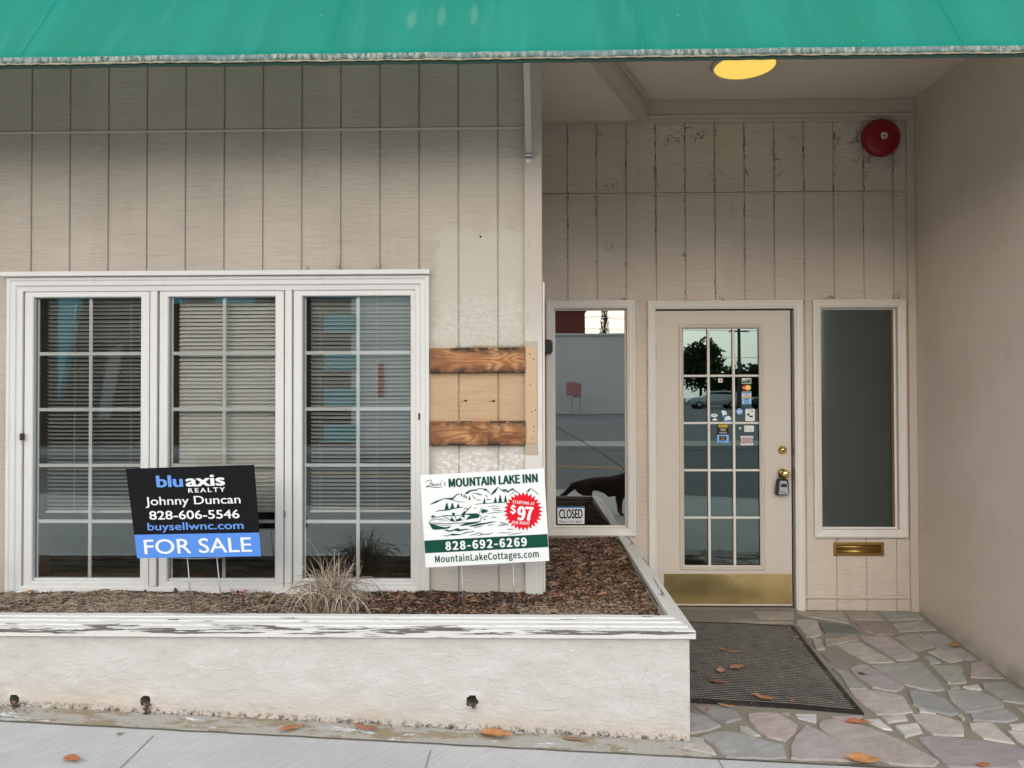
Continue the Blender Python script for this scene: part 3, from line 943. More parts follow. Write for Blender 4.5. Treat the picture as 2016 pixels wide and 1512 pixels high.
mb = MB(); q = P(825, 820, YF - .01); mb.box(q.x - .004, q.x + .006, YF - .016, YF + .004, q.z - .017, q.z + .017); mb.build('window_latch', M['rust'], win, bevel=.002)
mb = MB(); q = P(562, 1012, YF - .012); mb.box(q.x - .004, q.x + .002, YF - .020, YF - .008, q.z - .016, q.z + .016); mb.build('window_latch', M['steel'], win, bevel=.001)

# ---- two narrow fixed windows of the recess
PROF = [(0, YR + .01), (0, YR - .020), (.012, YR - .024), (.020, YR - .020), (.040, YR - .017), (.046, YR - .012), (.054, YR - .011), (.054, YR + .025), (.066, YR + .027), (.066, YR + .06)]


def narrow(x0, x1, z0, z1, gm, name):
    mb = MB(); mb.frame(x0, x1, z0, z1, PROF)
    w = mb.build(name, M['cream'], B, bevel=.001)
    mb = MB(); mb.box(x0 + .06, x1 - .06, YR + .032, YR + .037, z0 + .06, z1 - .06); mb.build('window_glass', gm, w)
    return w


nw = narrow(nwx0, nwx1, nwz0, nwz1, M['glass_in'], 'narrow_window')
M['glass_dull'] = glass('dull_glass', .10, (.62, .66, .66), .08, 0., (.80, .92, .95))
rw = narrow(rwx0, rwx1, rwz0, rwz1, M['glass_dull'], 'narrow_window')
mb = MB(); mb.box(rwx0 + .02, rwx1 - .02, YR + .10, YR + .12, rwz0, rwz1); mb.build('grey_backing', simple('grey_board', (.085, .09, .088), .8, var=.2, scale=2.5), rw)
mb = MB(); mb.box(rwx1 - .083, rwx1 - .0665, YR + .0275, YR + .0315, rwz0 + .067, rwz1 - .067); mb.build('wood_jamb', M['jamb'], rw)

# ---- door
mb = MB()
PD = [(0, YR + .01), (0, YR - .022), (.012, YR - .026), (.020, YR - .022), (.042, YR - .018), (.048, YR - .012), (.056, YR - .011), (.056, YR + .05)]
mb.frame(dcx0, dcx1, -.30, dcz1, PD)
dfr = mb.build('door_frame', M['cream'], B, bevel=.001)
mb = MB(); mb.box(dcx0 + .057, dcx1 - .057, YR - .03, YR + .08, -.11, .012); mb.build('threshold', simple('grey_threshold', (.20, .175, .14), .5, .4, var=.3), dfr, bevel=.004)
dx0, dx1, dz0, dz1 = PX_(1292, YR), PX_(1557, YR), .0185, PZ_(611.5, YR, 1430)
lx0, lx1, lz0, lz1 = PX_(1346, YR), PX_(1494.5, YR), PZ_(1113, YR, 1420), PZ_(647, YR, 1420)
YD = YR + .004
mb = MB()                                         # the slab, with the glazed opening left out
for xa, xb, za, zb in ((dx0, lx0, dz0, dz1), (lx1, dx1, dz0, dz1), (lx0, lx1, dz0, lz0), (lx0, lx1, lz1, dz1)):
    mb.box(xa, xb, YD, YD + .044, za, zb)
mb.frame(lx0 - .033, lx1 + .033, lz0 - .033, lz1 + .033, [(0, YD + .001), (0, YD - .004), (.006, YD - .010), (.012, YD - .007), (.02, YD - .011), (.033, YD + .0), (.033, YD + .02)])
door = mb.build('entry_door', simple('door_paint', (.53, .475, .41), .5, var=.06, scale=2.2, bump=.0003), B, fix=True)
mb = MB(); mb.box(lx0, lx1, YD + .012, YD + .018, lz0, lz1); mb.build('door_glass', M['glass_door'], door)
mb = MB(); t = .0085
xs = [lx0 + (lx1 - lx0) * k / 3 for k in (1, 2)]; zs = [lz0 + (lz1 - lz0) * k / 5 for k in (1, 2, 3, 4)]
for x in xs: mb.box(x - t, x + t, YD - .003, YD + .0115, lz0, lz1)
cols = [lx0] + xs + [lx1]
for z in zs:
    for i in range(3):
        mb.box(cols[i] + (t if i else 0), cols[i + 1] - (t if i < 2 else 0), YD - .001, YD + .0115, z - t * .9, z + t * .9)
mb.build('muntin_grid', M['cream'], door, bevel=.003)
mb = MB(); mb.box(PX_(1305, YR), PX_(1556, YR), YD - .003, YD - .0005, PZ_(1189, YR, 1430), PZ_(1130, YR, 1430)); kp = mb.build('kick_plate', M['kick'], door, bevel=.0008)
for py in (1134, 1185):
    for px in (1320, 1367, 1404, 1452, 1500, 1551): mb = MB(); mb.lathe([(.004, 0), (.003, .0016)], P(px, py, YD - .003), n=8); mb.build('plate_screw', M['oldbrass'], kp)
for py in (692, 897, 1112):
    q = P(1290.5, py, YR - .004); mb = MB(); mb.tube([(q.x, YD - .004, q.z - .05), (q.x, YD - .004, q.z + .05)], .0055, 8); mb.build('door_hinge', M['rust'], door)
q = P(1540, 886, YD); q.x -= .0
mb = MB(); mb.lathe([(.031, 0), (.030, .008), (.022, .018), (.017, .022), (.017, .026), (.004, .027)], q); db = mb.build('deadbolt', M['brass'], door, True)
mb = MB(); mb.lathe([(.006, .0272), (.005, .028)], q, n=12); mb.build('keyhole', M['dark'], db)
q = P(1541, 932, YD)
mb = MB(); mb.lathe([(.034, 0), (.033, .006), (.024, .014), (.012, .018), (.011, .034), (.022, .040), (.0275, .052), (.025, .064), (.017, .070), (.004, .071)], q, (0.02, -1, 0)); kn = mb.build('door_knob', M['brass'], door, True)
mb = MB(); mb.lathe([(.006, .0712), (.005, .072)], q, n=12); mb.build('keyhole', M['dark'], kn)
mb = MB(); mb.box(dx1 + .001, dx1 + .012, YR - .008, YR - .002, PZ_(942, YR, 1560), PZ_(922, YR, 1560)); mb.build('strike_plate', M['rust'], dfr)
mb = MB(); mb.box(dx1 + .001, dx1 + .010, YR - .008, YR - .002, PZ_(892, YR, 1560), PZ_(880, YR, 1560)); mb.build('strike_plate', M['rust'], dfr)

# ---- the rendered wall that closes the porch on the right
mb = MB(); mb.prism([(XW, 3.5, -.4), (XW, 3.5, 3.36), (XW, 3.58, cz + .02), (XW, YR + .25, cz + .02), (XW, YR + .25, -.4)], (.3, 0, 0))
tag(mb.build('side_wall', M['render'], None, bevel=.004), 'smooth beige rendered wall closing the entry on the right', 'wall')

# ================================================================== BLINDS
tl = ['grey shaded blind behind the leftmost casement, over the for sale sign', 'bright open slatted blind in the middle casement', 'grey blind in the right casement beside the two boards']
tilt = [-30, 50, -36]
bz = PZ_(1011, YF, 400)
for i, (gx0, gx1) in enumerate(glass_x):
    x0, x1 = gx0 + .02, gx1 - .008
    yb = YF + .088; ztop = gz1 + .02
    b = thing('window_blind', tl[i], 'blind', ((x0 + x1) / 2, yb, bz), 'blinds hung in the triple window')
    zb_ = bz if i != 0 else bz - .004
    mb = MB(); z = zb_ + .016; a = R(tilt[i]); rj = random.Random(i)
    while z < ztop:
        j = a + R(rj.uniform(-2, 2)); dz = rj.uniform(-.0012, .0012); pr = []
        for s_ in (-1, -.33, .33, 1):
            u, w = s_ * .0125, .0022 * (1 - s_ * s_)
            pr.append((yb + u * math.cos(j) - w * math.sin(j), z + dz + u * math.sin(j) + w * math.cos(j)))
        nseg = 6; v = []; droop = rj.uniform(0, .0016)
        for k in range(nseg + 1):
            xx = x0 + (x1 - x0) * k / nseg; sg = -droop * (1 - (2 * k / nseg - 1) ** 2)
            v += [(xx, y_, z_ + sg) for y_, z_ in pr]
        mb.add(v, [(k * 4 + m, k * 4 + m + 1, k * 4 + m + 5, k * 4 + m + 4) for k in range(nseg) for m in range(3)])
        z += .0208
    mb.build('slats', M['blind'], b, True, fix=False)
    mb = MB(); mb.box(x0, x1, yb - .011, yb + .011, zb_ - .006, zb_ + .006); mb.build('bottom_rail', M['blind'], b, bevel=.003)
    mb = MB(); mb.box(x0, x1, yb - .014, yb + .014, ztop, ztop + .03); mb.build('head_rail', M['blind'], b)
    mb = MB()
    for t in ((.29, .85) if i == 0 else (.10, .9) if i == 1 else (.1, .66)):
        xx = x0 + (x1 - x0) * t; mb.tube([(xx, yb - .0145, zb_), (xx, yb - .0145, ztop)], .0012, 5)
    mb.build('cord', M['blind'], b)

# ================================================================== AWNING
YA = 3.05
zA = P(1008, 109, YA).z
aw = thing('awning', 'sloping teal green canvas awning with a frayed bleached hem', 'awning', (0, YA, zA))
hemh = PZ_(103, YA) - PZ_(116.5, YA)
XA0, XA1 = -6.0, 5.4
th = R(58.4); DEP = YF + .09 - YA
seams = [PX_(38, YA, 107), PX_(647, YA, 100), PX_(1266, YA, 90), PX_(1900, YA, 75)]
seams = [seams[0] - 2.6, seams[0] - 1.3] + seams + [seams[-1] + 1.3, seams[-1] + 2.6]
mb = MB(); nx, nz = 300, 20
zhem = zA + hemh / 2


def canvas(i, j):
    x = XA0 + (XA1 - XA0) * i / nx; t = j / nz
    sag = -.012 * math.sin(math.pi * t) + .006 * noise.noise((x * 1.4, t * 2, 0)) * math.sin(math.pi * min(1, t * 1.5))
    sag += .0025 * noise.noise((x * 6 + t * 2, t * 3, 4))
    edge = .004 * noise.noise((x * 2.3, 9, 0)) + .002 * noise.noise((x * 9, 3, 0))
    y = YA + DEP * t - sag * math.sin(th); z = zhem + edge * (1 - t) + DEP * t * math.tan(th) + sag * math.cos(th)
    return x, y, z


mb.add([canvas(i, j) for j in range(nz + 1) for i in range(nx + 1)], [(j * (nx + 1) + i, j * (nx + 1) + i + 1, (j + 1) * (nx + 1) + i + 1, (j + 1) * (nx + 1) + i) for j in range(nz) for i in range(nx)])
cv = mb.build('canvas', M['canvas'], aw, True, fix=False)
stm = simple('seam_thread', (.03, .29, .22), .8)
for x in seams:
    i = (x - XA0) / (XA1 - XA0) * nx
    pts = [Vector(canvas(i, j)) + Vector((0, -.0015, .001)) for j in range(nz + 1)]
    mb = MB(); mb.tube(pts, .0009, 4); mb.build('seam', stm, aw)
mb = MB(); n = 600
top, bot = [], []
for i in range(n + 1):
    x = XA0 + (XA1 - XA0) * i / n
    e = .004 * noise.noise((x * 2.3, 9, 0)) + .002 * noise.noise((x * 9, 3, 0))
    top.append((x, YA - .0025, zhem + e + .001)); bot.append((x, YA - .004 + .0015 * noise.noise((x * 30, 1, 1)), zhem + e - hemh + .0015 * noise.noise((x * 20, 5, 2))))
mb.add(top + bot, [(i, i + 1, n + 2 + i, n + 1 + i) for i in range(n)])
hm = mb.build('hem', M['hem'], aw, True, fix=False); sd = hm.modifiers.new('thick', 'SOLIDIFY'); sd.thickness = .003; sd.offset = 0
mb = MB()
cp = [Vector(b) + Vector((0, -.001, -.001 + .0012 * math.sin(i * 2.1))) for i, b in enumerate(bot)]
mb.tube(cp, [.0026 + .0022 * max(0, math.sin(i * 1.05 + 2 * noise.noise((i * .2, 0, 0)))) for i in range(n + 1)], 5); mb.build('frayed_cord', M['cord'], aw, True)
mb = MB(); mb.add([(b[0], b[1] + .004, b[2]) for b in bot] + [(b[0], b[1] + .004, b[2] - .017) for b in bot], [(i, i + 1, n + 2 + i, n + 1 + i) for i in range(n)])
hd = mb.build('under_hem', M['hemdark'], aw, fix=False); sd = hd.modifiers.new('thick', 'SOLIDIFY'); sd.thickness = .003; sd.offset = 0
mb = MB(); mb.tube([(XA0, YA + .02, zhem + .0), (XA1, YA + .02, zhem + .0)], .013, 8)
for x in seams[1:-1]:
    mb.tube([(x, YA + .03, zhem + .012), (x, YF + .08, zhem + (DEP - .04) * math.tan(th) + .0)], .012, 8)
mb.build('awning_frame', simple('galvanised_pipe', (.32, .32, .31), .45, .7), aw, True)
# brace arm from the corner post out to the front rail
q0, q1 = P(1041, 305, YF - .03), P(1036.5, 121, YA + .06)
br = MB(); d = (q1 - q0); w = .0145
s_ = Vector((1, 0, 0)); u = d.normalized().cross(s_).normalized()
a = [q0 + s_ * w + u * .004, q0 - s_ * w + u * .004, q0 - s_ * w - u * .004, q0 + s_ * w - u * .004]
br.prism(a, d)
arm = br.build('brace_arm', simple('painted_steel', (.52, .51, .49), .45, .3, bump=.0004), aw, bevel=.002)
mb = MB(); q = P(1041, 306, YF - .025)
mb.box(q.x - .019, q.x + .019, YF - .050, YF - .0225, q.z - .012, q.z - .002); mb.box(q.x - .019, q.x - .0155, YF - .055, YF - .0225, q.z - .002, q.z + .022); mb.box(q.x + .0155, q.x + .019, YF - .055, YF - .0225, q.z - .002, q.z + .022)
mb.lathe([(.017, 0), (.017, .004), (.006, .005), (.006, .008)], (q.x, YF - .0222, q.z - .022), n=16)
mb.build('wall_bracket', M['steel'], arm, bevel=.001)
mb = MB(); mb.prism([(q1.x - .06, YA + .012, q1.z + .012), (q1.x + .06, YA + .012, q1.z + .012), (q1.x + .028, YA + .012, q1.z - .014), (q1.x - .028, YA + .012, q1.z - .014)], (0, .012, 0))
mb.build('rail_clamp', M['steel'], arm, bevel=.003)

# ================================================================== LAMP, BELL, MAIL SLOT
q = PZ(1466, 126, cz); lamp_r = .2
L = thing('ceiling_lamp', 'lit round yellow ceiling lamp on the porch ceiling', 'lamp', (q.x, q.y, cz))
mb = MB(); mb.lathe([(lamp_r, 0), (lamp_r, .016), (lamp_r - .004, .022), (lamp_r - .016, .022), (lamp_r - .018, .012)], (q.x, q.y, cz), (0, 0, -1), 48); mb.build('ring', simple('cream_ring', (.62, .55, .42), .4), L, True)
em = NT('lamp_diffuser', .4); em.color((.3, .2, .05))
em.b.inputs['Emission Color'].default_value = (1., .66, .125, 1); em.b.inputs['Emission Strength'].default_value = .56
mb = MB(); mb.lathe([(lamp_r - .018, .0), (lamp_r - .019, .016), (lamp_r - .05, .024), (lamp_r * .5, .033), (.01, .037)], (q.x, q.y, cz), (0, 0, -1), 48); mb.build('diffuser', em.m, L, True)

q = P(1728, 276, YR)
bl = thing('alarm_bell', 'round red alarm bell high on the recess wall', 'bell', (q.x, q.y, q.z))
mb = MB(); mb.lathe([(.127, .030), (.129, .036), (.129, .046), (.124, .064), (.112, .078), (.09, .086), (.05, .090), (.004, .091)], (q.x, q.y, q.z), n=48); mb.build('gong', simple('red_enamel', (.22, .005, .009), .32, var=.1, scale=4.), bl, True)
mb = MB(); mb.lathe([(.05, .001), (.05, .03)], (q.x, q.y, q.z), n=20); mb.build('back_box', M['dark'], bl)
c = Vector((q.x + .012 * 0, q.y - .0915, q.z))
mb = MB(); mb.poly([c + Vector((.024 * (1 + .1 * math.cos(3 * t)) * math.cos(t), 0, .024 * math.sin(t))) for t in [i * math.pi / 10 for i in range(20)]]); pl_ = mb.build('bell_label', simple('bell_white', (.55, .53, .50), .5), bl)
mb = MB(); mb.lathe([(.006, 0), (.006, .004), (.002, .005)], c, n=10); mb.prism([c + Vector(p) for p in ((-.004, -.0005, -.016), (.014, -.0005, -.006), (.013, -.0005, -.004), (-.005, -.0005, -.014))], (0, -.0004, 0)); mb.build('bell_nut', M['dark'], pl_)

x0, x1, z0, z1 = PX_(1638, YR), PX_(1736.5, YR), PZ_(1094, YR, 1687), PZ_(1067.5, YR, 1687)
ms = thing('mail_slot', 'tarnished brass mail slot below the right narrow window', 'mail slot', ((x0 + x1) / 2, YR, z0))
mb = MB(); mb.frame(x0, x1, z0, z1, [(0, YR - .0005), (0, YR - .008), (.004, YR - .010), (.018, YR - .010), (.021, YR - .004)]); mb.build('plate', M['oldbrass'], ms, bevel=.0008)
mb = MB(); v = []
prf = [(YR - .003, z1 - .019), (YR - .013, z1 - .024), (YR - .015, z1 - .032), (YR - .010, z1 - .040), (YR - .009, z0 + .03), (YR - .014, z0 + .022)]
mb.add([(x, y, z) for x in (x0 + .022, x1 - .022) for y, z in prf], [(i, i + 1, 6 + i + 1, 6 + i) for i in range(5)]); fl = mb.build('flap', M['oldbrass'], ms, True); sd = fl.modifiers.new('t', 'SOLIDIFY'); sd.thickness = .002
for x in (x0 + .011, x1 - .011):
    for z in (z0 + .011, z1 - .011): mb = MB(); mb.lathe([(.0035, 0), (.003, .0015)], (x, YR - .010, z), n=8); mb.build('screw', M['dark'], ms)

# lock box hanging on the knob
q = P(1541, 958, YR)
lb = thing('lock_box', 'black and silver key lock box hanging from the door knob', 'lock box', (q.x, YR - .03, q.z))
X = lambda px: PX_(px, YR - .045, 960); Z = lambda py: PZ_(py, YR - .045, 1540)
mb = MB(); ya = YR - .044
sh = [(1528, 972), (1530, 975), (1552, 975), (1554.5, 972), (1553, 948), (1551, 943.5), (1533, 943.5), (1531, 948)]
mb.prism([(X(a), ya, Z(b)) for a, b in sh], (0, .036, 0)); mb.build('case', M['black'], lb, bevel=.005, seg=2)
sh = [(1533, 973.5), (1552.5, 973.5), (1552, 967), (1549.5, 948), (1547.5, 946.8), (1537.5, 946.8), (1535.5, 948)]
mb = MB(); mb.prism([(X(a), ya - .003, Z(b)) for a, b in sh], (0, .004, 0)); fp = mb.build('face_plate', simple('silver_face', (.33, .36, .38), .4, .3), lb, bevel=.002)
mb = MB(); mb.prism([(X(a), ya - .0045, Z(b)) for a, b in ((1537, 959), (1549, 959), (1549.3, 954), (1546.5, 952.2), (1540, 952.2), (1536.8, 954))], (0, .002, 0)); mb.build('shutter', M['black'], fp, bevel=.001)
mb = MB(); letter(mb, 'Master', (1535.5, 970), (1548.5, 970.6), 2.6, ya - .0042, bold=.02, shear=.3); mb.build('lettering', M['black'], fp)
mb = MB(); mb.tube([(X(1536), YR - .03, Z(946)), (X(1535.5), YR - .03, Z(938)), (X(1537), YR - .03, Z(928)), (X(1541), YR - .03, Z(924)), (X(1546), YR - .03, Z(928)), (X(1547.5), YR - .03, Z(938)), (X(1547), YR - .03, Z(946))], .0042, 8); mb.build('shackle', M['black'], lb, True)

# small black box at the edge of the narrow window
q = P(1079, 684, YR - .03)
cb = thing('sensor_box', 'small black box fixed at the left edge of the narrow window', 'box', (q.x, YR, q.z))
mb = MB(); mb.box(q.x - .05, q.x + .024, YR - .075, YR - .0255, q.z - .045, q.z + .05); mb.build('body', M['black'], cb, bevel=.008, seg=2)
mb = MB(); mb.box(q.x + .0245, q.x + .03, YR - .062, YR - .036, q.z - .03, q.z + .035); mb.build('lens_cap', M['black'], cb, bevel=.003)

# ================================================================== PLANTER
CF, CXR = 3.105, .7008                       # front and right outer edge of the cap
WF, WXR = 3.125, .678                        # faces of the masonry under it
pl = thing('planter', 'long white stuccoed planter with a peeling painted wooden cap', 'planter', (-1, WF, 0))
holes = [onto(30, 1375, lambda x, y: 0) for _ in (0,)]
holes = [(P(30, 1376, WF), .021), (P(288, 1378, WF), .022), (P(929.5, 1379, WF), .0235)]
step = .0125
X0, Z1 = -5.5, .452
nx = round((WXR - X0) / step); nzv = 40
mb = MB(); vid = {}; V = []; Fc = []


def wall_pt(i, j):
    x = X0 + (WXR - X0) * i / nx
    zb_ = sw(x) - .03; z = zb_ + (Z1 - zb_) * j / nzv
    for c, r_ in holes:
        d = Vector((x - c.x, z - c.z))
        if d.length < r_ * 1.42:
            if d.length < 1e-6: d = Vector((1e-6, 0))
            d = d.normalized() * max(r_, d.length if d.length > r_ else r_); x = c.x + d.x; z = c.z + d.y
    y = WF - .004 * noise.noise((x * 7, z * 11, 0)) - .002 * noise.noise((x * 23, z * 30, 3)) - .0016 * noise.noise((x * 60, z * 60, 8))
    for c, r_ in holes:
        d = math.hypot(x - c.x, z - c.z); y -= .006 * math.exp(-((d - r_) / .012) ** 2)
    if j < 2: y -= .004
    return (x, y, z)


keep = []
for j in range(nzv):
    for i in range(nx):
        x = X0 + (WXR - X0) * (i + .5) / nx; zb_ = sw(x) - .03; z = zb_ + (Z1 - zb_) * (j + .5) / nzv
        if any(math.hypot(x - c.x, z - c.z) < r_ * .93 for c, r_ in holes): continue
        keep.append((i, j))
V = [wall_pt(i, j) for j in range(nzv + 1) for i in range(nx + 1)]
mb.add(V, [(j * (nx + 1) + i, j * (nx + 1) + i + 1, (j + 1) * (nx + 1) + i + 1, (j + 1) * (nx + 1) + i) for i, j in keep])
# right end face, slightly ragged corner
ny = 60; V = []
for j in range(nzv + 1):
    for k in range(ny + 1):
        t = k / ny; bx, by, bz = wall_pt(nx, j); y = by + (YR - .002 - by) * t
        V.append((WXR + (.004 * noise.noise((y * 9, bz * 12, 5)) + .002 * noise.noise((y * 30, bz * 30, 2))) * min(1, t * 30), y, min(bz, Z1) if t == 0 else max(-.05, bz)))
mb.add(V, [(j * (ny + 1) + k, j * (ny + 1) + k + 1, (j + 1) * (ny + 1) + k + 1, (j + 1) * (ny + 1) + k) for j in range(nzv) for k in range(ny)])
mb.build('masonry_wall', M['stucco'], pl, True, fix=False)
hm = simple('pipe_dirt', (.16, .145, .115), .9, var=.4, scale=30.)
for c, r_ in holes:
    mb = MB(); n = 20; v = []
    for y_, rr in ((WF - .003, r_ * .99), (WF + .12, r_ * .93)):
        v += [(c.x + rr * math.cos(2 * math.pi * k / n), y_, c.z + rr * math.sin(2 * math.pi * k / n)) for k in range(n)]
    mb.add(v, [(k, (k + 1) % n, n + (k + 1) % n, n + k) for k in range(n)] + [tuple(n + k for k in range(n))])
    mb.build('drain_pipe', hm, pl, True, fix=False)
# earth that has washed out of two of the pipes
rd = random.Random(5)
for c, r_, k in ((holes[0][0], .021, 1), (holes[1][0], .022, 1), (holes[2][0], .0235, .3)):
    mb = MB()
    for _ in range(int(90 * k)):
        t = rd.random(); x = c.x + .006 + rd.gauss(0, .009 * (1 - t * .5)); z = c.z - r_ * .5 - t * (c.z - r_ * .5 - sw(c.x)) * (1 if k == 1 else .15)
        y = WF - .006 - .01 * rd.random()
        s_ = .003 + .004 * rd.random(); mb.add([(x - s_, y, z), (x, y - s_, z + s_ * .5), (x + s_, y, z), (x, y, z + s_)], [(0, 1, 3), (1, 2, 3), (0, 2, 1)])
    mb.build('washed_out_soil', M['mulch'], pl, fix=False)
# cap: three stepped ridges falling outwards and a vertical front edge. profile = (distance inwards from the outer edge, z)
cap = [(.004, .441), (0, .444), (0, .473), (.004, .4765), (.030, .479), (.036, .4785), (.038, .485), (.064, .488), (.070, .4872), (.072, .493), (.098, .4955), (.104, .495), (.106, .4995), (.137, .502), (.141, .499), (.141, .440)]
capr = [(d * .62, z) for d, z in cap]
mb = MB(); n = len(cap); k = 180; V = []
for i in range(k + 1):
    for (d, z), (dr, _) in zip(cap, capr):
        xe = CXR - dr                                         # mitre at the corner
        x = X0 + (xe - X0) * i / k
        w = .0012 * noise.noise((x * 5, d * 40, 1)) + .0007 * noise.noise((x * 31, d * 40, 6))
        V.append((x, CF + d + w * .7, z + w))
mb.add(V, [(i * n + j, i * n + j + 1, (i + 1) * n + j + 1, (i + 1) * n + j) for i in range(k) for j in range(n - 1)])
mb.build('front_cap', M['peel'], pl, fix=True)
mb = MB(); V = []
YE2 = YR - .021 + .02
for i in range(k + 1):
    for (d, z), (dr, _) in zip(cap, capr):
        y = (CF + d) + (YE2 - CF - d) * i / k
        w = .0012 * noise.noise((y * 5, d * 40, 11)) + .0007 * noise.noise((y * 31, d * 40, 16))
        V.append((CXR - dr + w * .7, y, z + w))
mb.add(V, [(i * n + j, i * n + j + 1, (i + 1) * n + j + 1, (i + 1) * n + j) for i in range(k) for j in range(n - 1)])
sc_ = mb.build('side_cap', M['peel_side'], pl, fix=True); sc_['label'] = 'greyer weathered cap along the entry side'


# ---- soil, bark mulch and dry grass
def bed_z(x, y):
    z = .428 + .018 * noise.noise((x * 3, y * 3, 0)) + .010 * noise.noise((x * 9, y * 9, 4))
    z += .02 * max(0, min(1, (y - 3.3) / .5)) if y < YF else .02 + .03 * (y - YF) / 1.3
    z += .022 * math.exp(-((x + .62) / .13) ** 2 - ((y - 3.62) / .14) ** 2)
    z -= .012 * max(0, min(1, (3.34 - y) / .1))
    return z


grid_sheet('planter_soil', X0, CXR - .06, CF + .12, YR - .003, 180, 60, bed_z, M['soil'], 'stuff')
rm = random.Random(21)
mb = MB()


def chip(x, y, L, w, t, up=.5):
    z = bed_z(x, y) + rm.uniform(-.002, .012)
    a = rm.uniform(0, math.pi * 2); e = rm.gauss(0, .28) * up * 1.6; r_ = rm.gauss(0, .5)
    d = Vector((math.cos(a) * math.cos(e), math.sin(a) * math.cos(e), math.sin(e))); s_ = Vector((-math.sin(a), math.cos(a), 0)); n_ = d.cross(s_)
    s2 = s_ * math.cos(r_) + n_ * math.sin(r_); n2 = n_ * math.cos(r_) - s_ * math.sin(r_)
    c = Vector((x, y, z)); h = d * L / 2; k1, k2 = rm.uniform(.25, .9), rm.uniform(.25, .9)
    bend = n2 * rm.uniform(-.12, .12) * L
    v = []
    for q, kk in ((-h, k1), (bend, 1.), (h, k2)):
        v += [c + q - s2 * w / 2 * kk - n2 * t / 2, c + q + s2 * w / 2 * kk - n2 * t / 2, c + q + s2 * w / 2 * kk * .8 + n2 * t / 2, c + q - s2 * w / 2 * kk * .8 + n2 * t / 2]
    f = [(0, 3, 2, 1), (8, 9, 10, 11)]
    for b in (0, 4): f += [(b + j, b + (j + 1) % 4, b + 4 + (j + 1) % 4, b + 4 + j) for j in range(4)]
    mb.add(v, f)


def in_bed(x, y):
    if y < CF + .135 or y > YR - .03: return False
    if x > CXR - .095: return False
    return y < YF - .035 or x > XPR + .01


n_ = 0
while n_ < 20500:
    if rm.random() < .70: x, y = rm.uniform(-4.6, CXR - .09), rm.uniform(CF + .13, YF)
    else: x, y = rm.uniform(XPR, CXR - .09), rm.uniform(3.4, YR)
    if not in_bed(x, y): continue
    L = min(.06, rm.lognormvariate(math.log(.019), .62)); chip(x, y, L, L * rm.uniform(.16, .45), .0015 + rm.random() * .0025)
    n_ += 1
mu = mb.build('bark_mulch', M['mulch'], None, fix=False)
tag(mu, 'dark brown bark mulch filling the planter', 'mulch', kind='stuff')
mb = MB()


def straw(x, y, L, lift, r_=.0006):
    a = rm.uniform(0, math.pi * 2); b = rm.gauss(0, 1.6) / max(.04, L) * .12; p = Vector((x, y, bed_z(x, y) + .008 + rm.random() * .012)); pts = [p.copy()]
    n = 5; vz = rm.uniform(.0, lift)
    for i in range(n):
        a += b; p = p + Vector((math.cos(a), math.sin(a), vz)) * L / n; vz -= lift * .45; p.z = max(p.z, bed_z(p.x, p.y) + .006); pts.append(p.copy())
    if all(in_bed(q.x, q.y + .02) for q in pts): mb.tube(pts, [r_ * (1.2 - .12 * i) for i in range(n + 1)], 3, False)


for _ in range(5200):
    u = rm.random()
    if u < .42:
        x, y = rm.gauss(-2.02, .33), rm.uniform(3.27, 3.74); straw(x, y, rm.uniform(.04, .16), .35, .0008)
    elif u < .50:
        x, y = rm.gauss(-2.66, .12), rm.uniform(3.27, 3.72); straw(x, y, rm.uniform(.06, .2), .55, .0009)
    elif u < .66:
        x, y = rm.uniform(-1.75, -.95), rm.uniform(3.27, 3.72); straw(x, y, rm.uniform(.03, .11), .3, .0007)
    elif u < .85:
        x, y = rm.gauss(.22, .2), rm.gauss(3.42, .10); straw(x, y, rm.uniform(.03, .10), .2, .0006)
    else:
        x, y = rm.uniform(-2.9, .6), rm.uniform(3.27, 5.0); straw(x, y, rm.uniform(.03, .09), .2, .0006)
tag(mb.build('dead_grass', M['straw'], None, fix=False), 'matted dead grass lying over the mulch', 'dead grass', kind='stuff')

# ---- the dried clump of ornamental grass
gp = P(655, 1192, 3.47); gp.z = bed_z(gp.x, gp.y) - .005
gc = thing('grass_clump', 'dried straw coloured clump of ornamental grass in front of the right casement', 'grass', gp)
mb = MB(); rg = random.Random(11)


def blade(a, L, out, droop, r0, b0=.045):
    bx = Vector((rg.gauss(0, b0), rg.gauss(0, b0 * .7), 0)); p = gp + bx; d = Vector((math.cos(a) * out, math.sin(a) * out * .7, 1)).normalized(); pts = [p.copy()]
    n = 11; tw = rg.gauss(0, .06); floor_ = bed_z(p.x, p.y) - .01
    for i in range(n):
        d = d + Vector((rg.gauss(0, .05), rg.gauss(0, .05), -droop * (.35 + i / n))) + d.cross(Vector((0, 0, 1))) * tw
        d.normalize(); p = p + d * L / n
        if p.z < floor_ + .012: p.z = floor_ + .012; d.z = max(d.z, 0)
        p.y = min(p.y, YF - .03); pts.append(p.copy())
    mb.tube(pts, [r0 * (1 - .8 * (i / n) ** 2) for i in range(n + 1)], 4, False)


